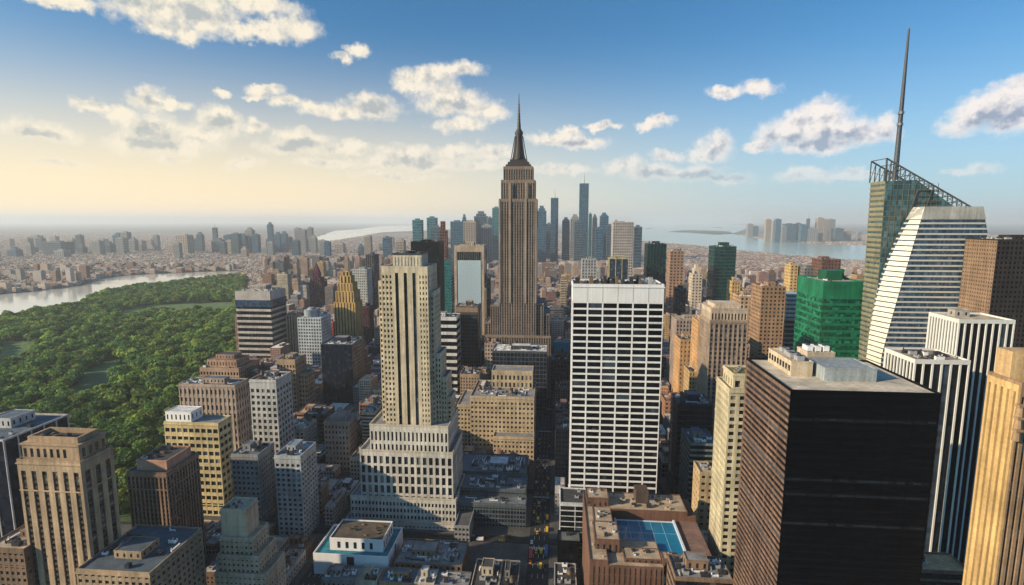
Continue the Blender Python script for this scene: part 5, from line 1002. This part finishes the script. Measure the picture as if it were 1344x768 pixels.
for (x0, x1, y0, y1) in cands:
    cx, cy_ = (x0+x1)/2, (y0+y1)/2
    if inside(PARK, x0-6, cy_) or inside(PARK, cx, y1): continue
    if cx < -385-(cy_-470)*.60+10: continue
    if not free(x0, x1, y0, y1):
        ok = False
        for sx0, sx1, sy0, sy1 in ((x0, cx, y0, y1), (cx, x1, y0, y1), (x0, x1, cy_, y1), (x0, x1, y0, cy_)):
            if free(sx0, sx1, sy0, sy1) and sx1-sx0 > 7: x0, x1, y0, y1 = sx0, sx1, sy0, sy1; ok = True; break
        if not ok: continue
        cx, cy_ = (x0+x1)/2, (y0+y1)/2
    h = fr.choice((14, 18, 22, 28, 36, 48)) * fr.uniform(.8, 1.3)
    if cy_ > 620: h *= 1.45
    if fr.random() < (.16 if cy_ < 620 else .28): h *= 1.9
    p = project((x0, y0, h)); q = project((x1, y0, h))
    if p is None or q is None: continue
    lim = limit(p[0], q[0], y0)
    for _ in range(12):
        top = project((cx, y0, h)); topb = project((cx, y1, h))
        if topb[1] >= lim: break
        h *= .86
    h = max(h, 9)
    p, q, g0 = project((x0, y0, h)), project((x1, y0, h)), project((cx, y0, 0))
    if q[0] < -30 or p[0] > 1374 or p[1] > 800: continue
    area = (q[0]-p[0])*(g0[1]-project((cx, y1, h))[1])
    made.append((area, x0, x1, y0, y1, h, p[0]/2+q[0]/2, (p[1]+g0[1])/2))
made.sort(key=lambda t: -t[0])
seen = {}
def near_landmark(pxx, pyy):
    d = sorted(LAND, key=lambda l: (l[1]-pxx)**2+((l[2]-pyy)*1.3)**2)[:2]
    n, lx, ly = d[0]
    if abs(pxx-lx) > abs(pyy-ly): r = 'right of' if pxx > lx else 'left of'
    else: r = 'in front of' if pyy > ly else 'beyond'
    return f'{r} {n}', d[1][0]
for (area, x0, x1, y0, y1, h, pxx, pyy) in made[:285]:
    cx, cy_ = (x0+x1)/2, (y0+y1)/2; nm, wm, c = fr.choice(PAL); rn, rm = fr.choice(RF); kd = fr.choice(('grid', 'grid', 'grid', 'vert', 'horiz', 'curtain'))
    fl = fr.uniform(3.8, 4.8); bay = fr.uniform(2.8, 4.4)
    st = {'grid': S('grid', bay, fl, bay*.5, fl*.45, .4, cap=fr.choice((1, 2, 3))), 'vert': S('vert', bay, fl, bay*.5, fl*.4, .5, cap=2), 'horiz': S('horiz', 9, fl, 0, fl*.45, .4, cap=1), 'curtain': S('grid', bay*.8, fl, .3, .7, .2, cap=1)}[kd]
    word = {'grid': 'brick', 'vert': 'ribbed', 'horiz': 'banded', 'curtain': 'glassy'}[kd]
    size = 'tall' if h > 60 else 'midrise' if h > 26 else 'low'
    rel, second = near_landmark(pxx, pyy)
    label = f'{size} {nm} {word} building with {rn} {rel}'
    if label in seen: label = f'{label}, towards {second}' if len(label.split()) < 12 else label
    kind = 'apartment_building' if kd in ('grid', 'vert') else 'office_building'
    T = Thing(kind, label, 'building', (cx, cy_, 0), 'buildings crowded between the towers'); seen[label] = 1
    q, g, r = MB(), MB(), MB(); dd = st['d']
    tiers = [(x0, x1, y0, y1, .1, h)]
    if h > 40 and x1-x0 > 15 and fr.random() < .6:
        k = fr.uniform(.6, .85); s_ = fr.uniform(.12, .2); tiers = [(x0, x1, y0, y1, .1, h*k), (x0+(x1-x0)*s_, x1-(x1-x0)*s_, y0+2.5, y1-2.5, h*k, h)]
    for (a, b, c_, d, e, f) in tiers:
        core = (a+dd, b-dd, c_+dd, d-dd); g.box(*core, e, f)
        for s_ in 'FLR': facade(q, s_, core, e, f, st)
        fbox(q, 'B', core, core[0]-dd, core[1]+dd, 0, dd, e, f, 0)
        r = MB(); r.box(*core, f, f+.12, 0); parapet(r, a-.04, b+.04, c_-.04, d+.04, f, 1.0, .5, 1); T.part('roof', r, [rm, wm])
    T.part('wall', q, [wm]); T.part('window', g, [fr.choice((G_DARK, G_DARK, G_BROWN, G_BLUE)) if kd != 'curtain' else fr.choice((G_NAVY, G_BLUE))], stuff=True)
    a, b, c_, d, e, f = tiers[-1]
    clutter(T, a+.6, b-.6, c_+.6, d-.6, f+.12, wm, rm, fr.choice((4, 5, 6, 8)) if cy_ < 800 else 2, fr.random() < .8, .5, 1.0, fr)

# ------------------------------------------------------------------ low city further out, too many houses to count
def city_mat():
    m, t, p = mat_base('city_blocks'); geo = t.new('ShaderNodeNewGeometry'); g = geo.outputs['Position']
    at_ = t.new('ShaderNodeAttribute', attribute_name='tint').outputs['Color']
    sp_ = t.new('ShaderNodeSeparateXYZ'); t.put(sp_.inputs[0], g); nz = t.new('ShaderNodeSeparateXYZ'); t.put(nz.inputs[0], geo.outputs['Normal'])
    hz = t.math('GREATER_THAN', t.math('FRACT', t.math('DIVIDE', sp_.outputs[2], 3.6)), .5)
    vt = t.math('GREATER_THAN', t.math('FRACT', t.math('DIVIDE', t.math('ADD', sp_.outputs[0], sp_.outputs[1]), 3.0)), .5)
    win = t.math('MULTIPLY', t.math('MULTIPLY', hz, vt), t.math('LESS_THAN', t.math('ABSOLUTE', nz.outputs[2]), .5))
    n = t.noise(g, .25, 3, .7).outputs[0]
    sc = t.new('ShaderNodeVectorMath', operation='SCALE'); t.put(sc.inputs[0], at_); t.put(sc.inputs['Scale'], t.ramp(n, .3, .7, .65, 1.2))
    t.put(p.inputs['Base Color'], t.mix(win, sc.outputs[0], (.02, .022, .026))); p.inputs['Roughness'].default_value = .9
    return m
CITYM = city_mat()
LOWPAL = np.array([(.30, .17, .13), (.42, .30, .22), (.24, .13, .11), (.50, .44, .38), (.34, .30, .29), (.20, .17, .17), (.56, .50, .46), (.40, .23, .16), (.12, .12, .13), (.46, .36, .30)])
ROOFPAL = np.array([(.62, .57, .50), (.30, .28, .27), (.50, .38, .30), (.16, .15, .16), (.72, .68, .63), (.42, .26, .20), (.38, .36, .35)])
def mass(name, label, rows):
    """rows: x0,x1,y0,y1,h -> one mesh of houses with rooftop boxes"""
    n = len(rows); mb = MB(); tint = []
    for (x0, x1, y0, y1, h) in rows:
        mb.box(x0, x1, y0, y1, 0, h); w_ = nrg.random(3); bw, bd = (x1-x0)*(.2+.3*w_[0]), (y1-y0)*(.2+.3*w_[1])
        bx, by = x0+(x1-x0-bw)*nrg.random(), y0+(y1-y0-bd)*nrg.random(); mb.box(bx, bx+bw, by, by+bd, h, h+2+3*w_[2])
        c = LOWPAL[nrg.integers(len(LOWPAL))]*(.75+.5*nrg.random()); r = ROOFPAL[nrg.integers(len(ROOFPAL))]*(.7+.5*nrg.random())
        tint += [c]*5+[r]+[c*.9]*5+[r*.9]
    me = mb.mesh(name, [CITYM]); a = me.attributes.new('tint', 'FLOAT_COLOR', 'FACE')
    T_ = np.concatenate([np.array(tint), np.ones((len(tint), 1))], 1); a.data.foreach_set('color', T_.reshape(-1).astype(np.float32))
    o = link(name, me); tag(o, label, 'houses', kind='stuff'); return o
rows = []
for (area, x0, x1, y0, y1, h, *_r) in made[285:]: rows.append((x0, x1, y0, y1, h))
WATERS = [RIVER, HARBOR, BAY]
wb = [(min(p[0] for p in P)-30, max(p[0] for p in P)+30, min(p[1] for p in P)-30, max(p[1] for p in P)+30, P) for P in WATERS+[PARK]]
def wet(x, y):
    return any(a < x < b and c < y < d and inside(P, x, y) for a, b, c, d, P in wb)
def beyond(x, y):
    g = project((x, y, 0)); return g is not None and g[1] < np.interp(g[0], (-140, 0, 60, 108, 132, 180, 230, 268, 318), (396, 387, 381, 375, 366, 361, 359, 357, 356))-1
y = 1440.0
while y < 10500:
    depth = 15+y*.0042
    lo, hi = -1.2*y-100, .86*y+150; x = lo
    row = int(y/62)
    while x < hi:
        wd = fr.uniform(10, 26)*(1+y*.00022)
        pxm = project((x, y, 0))[0]
        left = pxm < 540
        ave = abs(((x+11) % 190)-0) < 16
        if not ave and not wet(x+wd/2, y+depth/2) and not wet(x, y) and not wet(x+wd, y) and not (x < -385-(y-470)*.60+30 and not beyond(x, y)):
            h = fr.uniform(8, 24)
            if left and pxm > 290: h *= 1.3
            t_ = fr.random()
            if t_ < .06: h = fr.uniform(26, 70)
            if left and 290 < pxm and y < 4600 and t_ < .42: h = fr.uniform(35, 120)*(1 if y < 3300 else .8)
            if not left and pxm < 860 and y > 2700 and t_ < .25: h = fr.uniform(40, 120)
            if not left and y < 3000 and t_ < .2: h = fr.uniform(28, 70)
            pt = project((x, y, h))
            if pt:
                lim = limit(pt[0], pt[0]+10, y)
                if pxm > 840: lim = max(lim, 345 if y < 3900 else 312)
                if pxm < 300 and y < 3000: lim = 345
                while h > 9 and project((x, y, h))[1] < lim: h *= .8
            rows.append((x, x+wd, y, y+depth*fr.uniform(.75, .98), h))
        x += wd+(1.0 if fr.random() < .8 else 8)
    y += depth+(3 if int(y/depth) % 3 else 10)
mass('distant_houses', 'endless low brick and plaster houses of the far city below the horizon', [r for r in rows if project((r[0], r[2], 0))[0] >= 520])
mass('distant_houses', 'hazy crowded rooftops left of the towers and across the pale river', [r for r in rows if project((r[0], r[2], 0))[0] < 520])

# ------------------------------------------------------------------ trees of the park
def leaf_mat():
    m, t, p = mat_base('foliage'); at_ = t.new('ShaderNodeAttribute', attribute_name='tint').outputs['Color']
    oi = t.new('ShaderNodeObjectInfo').outputs['Random']; sc = t.new('ShaderNodeVectorMath', operation='SCALE'); t.put(sc.inputs[0], at_); t.put(sc.inputs['Scale'], t.ramp(oi, 0, 1, .7, 1.35, 'LINEAR'))
    t.put(p.inputs['Base Color'], sc.outputs[0]); p.inputs['Roughness'].default_value = .8; p.inputs['Specular IOR Level'].default_value = .15
    tr = t.new('ShaderNodeBsdfTranslucent'); t.put(tr.inputs[0], sc.outputs[0]); mx = t.new('ShaderNodeMixShader'); mx.inputs[0].default_value = .35
    t.l.new(p.outputs[0], mx.inputs[1]); t.l.new(tr.outputs[0], mx.inputs[2]); t.l.new(mx.outputs[0], t.n['Material Output'].inputs[0]); return m
LEAF = leaf_mat(); BARK = wall((.08, .055, .04), .95)
def crown_quads(seed, R_, H, lobes, per, size):
    """leaf clumps on the surface of uneven lobes; returns verts (n,4,3) and tints (n,3)"""
    g = np.random.default_rng(seed); Q = []; C = []
    for k in range(lobes):
        a = g.uniform(0, 2*np.pi); rr = R_*.62*np.sqrt(g.random()); z = H*(.45+.42*g.random()*(1-(rr/R_)**2)); lr = R_*g.uniform(.32, .5)
        c0 = np.array([rr*np.cos(a), rr*np.sin(a), z]); base = np.array([.122, .198, .045])*g.uniform(.65, 1.3)*np.array([g.uniform(.8, 1.25), 1, g.uniform(.7, 1.4)])
        for _ in range(per):
            d = g.normal(size=3); d /= np.linalg.norm(d)
            if d[2] < -.45: d[2] *= -1
            p = c0+d*lr*np.array([1, 1, .8])*g.uniform(.8, 1.08); n = d+g.normal(size=3)*.45; n /= np.linalg.norm(n)
            u = np.cross(n, g.normal(size=3)); u /= np.linalg.norm(u); v = np.cross(n, u); s = size*g.uniform(.6, 1.25)
            Q.append([p+u*s, p+v*s*.8, p-u*s, p-v*s*.8]); C.append(base*g.uniform(.75, 1.25))
    return np.array(Q), np.array(C)
def quad_mesh(name, Q, C, mat):
    me = bpy.data.meshes.new(name); n = len(Q); me.vertices.add(4*n); me.vertices.foreach_set('co', Q.reshape(-1).astype(np.float32))
    me.loops.add(4*n); me.loops.foreach_set('vertex_index', np.arange(4*n, dtype=np.int32)); me.polygons.add(n); me.polygons.foreach_set('loop_start', np.arange(0, 4*n, 4, dtype=np.int32))
    me.polygons.foreach_set('use_smooth', np.zeros(n, bool)); me.materials.append(mat); me.update(calc_edges=True)
    a = me.attributes.new('tint', 'FLOAT_COLOR', 'FACE'); a.data.foreach_set('color', np.concatenate([C, np.ones((n, 1))], 1).reshape(-1).astype(np.float32)); return me
tree_pts = []
pa = [p[0] for p in PARK]; pb = [p[1] for p in PARK]
tr = random.Random(3)
yy = 412.0
while yy < 2360:
    step = 14.5+(yy-440)*.0016; xx = -1.22*yy-160
    while xx < -.3*yy:
        x, y = xx+tr.uniform(-.42, .42)*step, yy+tr.uniform(-.42, .42)*step; xx += step
        if not inside(PARK, x, y) or any(inside(q, x, y) for q in CLEAR): continue
        if tr.random() < .10: continue
        p = project((x, y, 8))
        if p is None or p[0] < -25 or p[1] > 800: continue
        tree_pts.append((x, y, tr.choice((tr.uniform(.55, .8), tr.uniform(.8, 1.2), tr.uniform(.9, 1.25), tr.uniform(1.2, 1.5)))))
    yy += step*.9
tree_pts.sort(key=lambda t: t[1])
protos = []
for k in range(7):
    R_, H = tr.uniform(9.5, 12.5), tr.uniform(15, 20); Q, C = crown_quads(100+k, R_, H, 20, 70, 1.15)
    if k % 3 == 1: C = C*np.array([1.35, 1.2, 1.0])
    if k % 3 == 2: C = C*np.array([.7, .8, .9])
    cm = quad_mesh('crown', Q, C, LEAF); tb = MB().tube(0, 0, 0, H*.35, .5, .36, 8).tube(0, 0, H*.35, H*.7, .36, .15, 6)
    for i in range(5):
        a = i*1.26+k; tb.bar((0, 0, H*(.3+.05*i)), (R_*.5*math.cos(a), R_*.5*math.sin(a), H*(.5+.06*i)), .14)
    protos.append((cm, tb.mesh('trunk', [BARK])))
KIND = ['round mid green tree at the near edge of the park woods', 'pale yellow green tree at the near edge of the park woods', 'dark green tree at the near edge of the park woods']
vis = [t for t in tree_pts if not (project((t[0], t[1], 10))[0] > 335)]
near_trees = vis[:300]; rest_t = vis[300:]
for i, (x, y, s) in enumerate(near_trees):
    k = tr.randrange(7); cm, tm = protos[k]
    o = link('deciduous_tree', None, (x, y, .3)); tag(o, KIND[k % 3], 'tree', 'trees of the park'); o.scale = (s, s, s*tr.uniform(.85, 1.15)); o.rotation_euler.z = tr.uniform(0, 6.28)
    link('crown', cm, parent=o); link('trunk', tm, parent=o)
LQ = []
for k in range(8):
    Q, C = crown_quads(300+k, 11.5, 17, 13, 24, 1.9)
    if k % 4 == 1: C = C*np.array([1.4, 1.22, 1.0])
    if k % 4 == 2: C = C*np.array([.7, .8, .9])
    LQ.append((Q, C))
qs, cs = [], []
for (x, y, s) in rest_t:
    Q, C = LQ[tr.randrange(8)]; a = tr.uniform(0, 6.28); m = np.array([[math.cos(a), -math.sin(a), 0], [math.sin(a), math.cos(a), 0], [0, 0, 1]])*s
    qs.append(Q@m.T+np.array([x, y, .3])); cs.append(C*tr.uniform(.7, 1.35))
o = link('woods', quad_mesh('woods', np.concatenate(qs), np.concatenate(cs), LEAF)); tag(o, 'dense green woods of the big park running back to the river', 'woods', kind='stuff')

# ------------------------------------------------------------------ traffic
def car_template(kind):
    L, Wd, H = {'car': (4.6, 1.85, 1.45), 'van': (6.0, 2.1, 2.5), 'bus': (12, 2.55, 3.1)}[kind]
    hw = Wd/2; b = MB()
    if kind == 'car':
        prof = [(-L/2, .35), (-L/2, .8), (-L*.44, .92), (-L*.30, 1.0), (-L*.18, H), (L*.12, H), (L*.27, .95), (L*.46, .82), (L/2, .65), (L/2, .35)]
    elif kind == 'van': prof = [(-L/2, .4), (-L/2, H), (L*.30, H), (L*.40, 1.4), (L/2, 1.15), (L/2, .4)]
    else: prof = [(-L/2, .4), (-L/2, H), (L*.48, H), (L/2, H*.85), (L/2, .4)]
    n = len(prof); vv = [(sx*hw*(.86 if z > 1.2 and kind == 'car' else 1), y, z) for sx in (-1, 1) for y, z in prof]
    b.poly(vv, [tuple(range(n)), tuple(range(2*n-1, n-1, -1))]+[(i, n+i, n+(i+1) % n, (i+1) % n) for i in range(n)])
    wn = MB()
    if kind == 'car': wn.box(-hw*.88, hw*.88, -L*.15, L*.11, 1.03, 1.36); wn.poly([(-hw*.8, L*.135, H-.03), (hw*.8, L*.135, H-.03), (hw*.86, L*.265, 1.0), (-hw*.86, L*.265, 1.0)], [(3, 2, 1, 0)]); wn.poly([(-hw*.8, -L*.19, H-.03), (hw*.8, -L*.19, H-.03), (hw*.86, -L*.29, 1.04), (-hw*.86, -L*.29, 1.04)], [(0, 1, 2, 3)])
    elif kind == 'van': wn.box(-hw-.02, hw+.02, L*.12, L*.30, 1.5, 2.2); wn.poly([(-hw*.9, L*.315, H-.12), (hw*.9, L*.315, H-.12), (hw*.9, L*.405, 1.45), (-hw*.9, L*.405, 1.45)], [(3, 2, 1, 0)])
    else:
        for i in range(7): wn.box(-hw-.02, hw+.02, -L*.45+i*1.5, -L*.45+i*1.5+1.25, 1.4, 2.5)
        wn.box(-hw*.9, hw*.9, L*.495, L/2+.03, 1.4, 2.6)
    wh = MB(); r = .34 if kind == 'car' else .42
    vs_ = [(sx*.12, r*math.cos(2*math.pi*i/12), r*math.sin(2*math.pi*i/12)) for sx in (-1, 1) for i in range(12)]
    wh.poly(vs_, [(i, (i+1) % 12, 12+(i+1) % 12, 12+i) for i in range(12)]+[tuple(range(11, -1, -1)), tuple(range(12, 24))])
    return b, wn, wh, L, hw, r
CARG = plain('car_glass', (.015, .018, .022), .08); TYRE = plain('tyre', (.02, .02, .02), .9)
LIGHT = plain('headlight', (.8, .8, .75), .2)
CT = {k: car_template(k) for k in ('car', 'van', 'bus')}
PAINTS = {'yellow': (.72, .42, .02), 'white': (.75, .75, .75), 'black': (.02, .02, .022), 'silver': (.42, .43, .45), 'red': (.45, .03, .02), 'orange': (.60, .16, .03), 'blue': (.04, .10, .26)}
CM = {}
def vehicle(kind, col, x, y, rz, where):
    b, wn, wh, L, hw, r = CT[kind]
    if (kind, col) not in CM: CM[(kind, col)] = b.mesh('body', [plain('paint_'+col, PAINTS[col], .3)])
    for nm_, mb_, mt in (('window', wn, CARG), ('wheel', wh, TYRE)):
        if (kind, nm_) not in CM: CM[(kind, nm_)] = mb_.mesh(nm_, [mt])
    if 'hl' not in CM: CM['hl'] = MB().box(-.2, .2, -.04, .04, -.09, .09).mesh('headlight', [LIGHT])
    o = link({'car': 'car', 'van': 'van', 'bus': 'bus'}[kind], None, (x, y, .11)); o.rotation_euler.z = rz
    tag(o, f'{col} {"taxi" if col == "yellow" else kind} on the dark asphalt {where}', kind, 'traffic in the streets')
    link('body', CM[(kind, col)], parent=o); link('window', CM[(kind, 'window')], parent=o)
    for sx in (-1, 1):
        for sy in (-.31, .31): link('wheel', CM[(kind, 'wheel')], (sx*(hw-.1), sy*L, r), o)
        link('headlight', CM['hl'], (sx*hw*.7, L/2+.01, .68), o)
cr = random.Random(9)
def traffic(xc, lanes, ya, yb_, n, where, along='y'):
    used = []
    for _ in range(n):
        for _t in range(20):
            l = cr.choice(lanes); p = cr.uniform(ya, yb_)
            if all(l != u[0] or abs(p-u[1]) > 11 for u in used): break
        else: continue
        used.append((l, p)); k = cr.choices(('car', 'van', 'bus'), (7, 2, .7))[0]; c = cr.choices(list(PAINTS), (5, 4, 3, 3, 1, 1, 1))[0]
        if k == 'bus': c = cr.choice(('white', 'blue', 'silver'))
        if along == 'y': vehicle(k, c, xc+l, p, 0 if l > 0 else math.pi, where)
        else: vehicle(k, c, p, xc+l, -math.pi/2 if l > 0 else math.pi/2, where)
traffic(-11, (-6, -2, 2, 6), 345, 620, 34, 'of the avenue left of the white office slab')
traffic(-175, (-6, -2, 2, 6), 395, 560, 24, 'of the avenue left of the cream stone tower')
traffic(406, (-2.4, 2.4), -75, -25, 6, 'of the cross street behind the white roof deck', 'x')
vehicle('bus', 'red', -30, 372, 0, 'beside the white roof deck') if False else None
vehicle('bus', 'orange', -178.5, 448, 0, 'of the avenue left of the cream stone tower'); vehicle('van', 'red', -171, 470, 0, 'of the avenue left of the cream stone tower')
vehicle('bus', 'red', -17, 386, math.pi, 'of the avenue beside the white roof deck')

# ------------------------------------------------------------------ air
hb = MB().box(-FAR-500, FAR+500, -900, FAR+500, -1, 560); m = bpy.data.materials.new('haze'); m.use_nodes = True; t = NT(m.node_tree); t.n.clear()
pvn = t.new('ShaderNodeVolumePrincipled'); pvn.inputs['Color'].default_value = (.88, .93, .98, 1); pvn.inputs['Density'].default_value = 5.2e-5; pvn.inputs['Anisotropy'].default_value = 0.15
ou = t.new('ShaderNodeOutputMaterial'); t.l.new(pvn.outputs[0], ou.inputs['Volume'])
o = link('haze', hb.mesh('haze', [m])); tag(o, 'thin pale haze lying over the whole city', 'haze', kind='stuff')
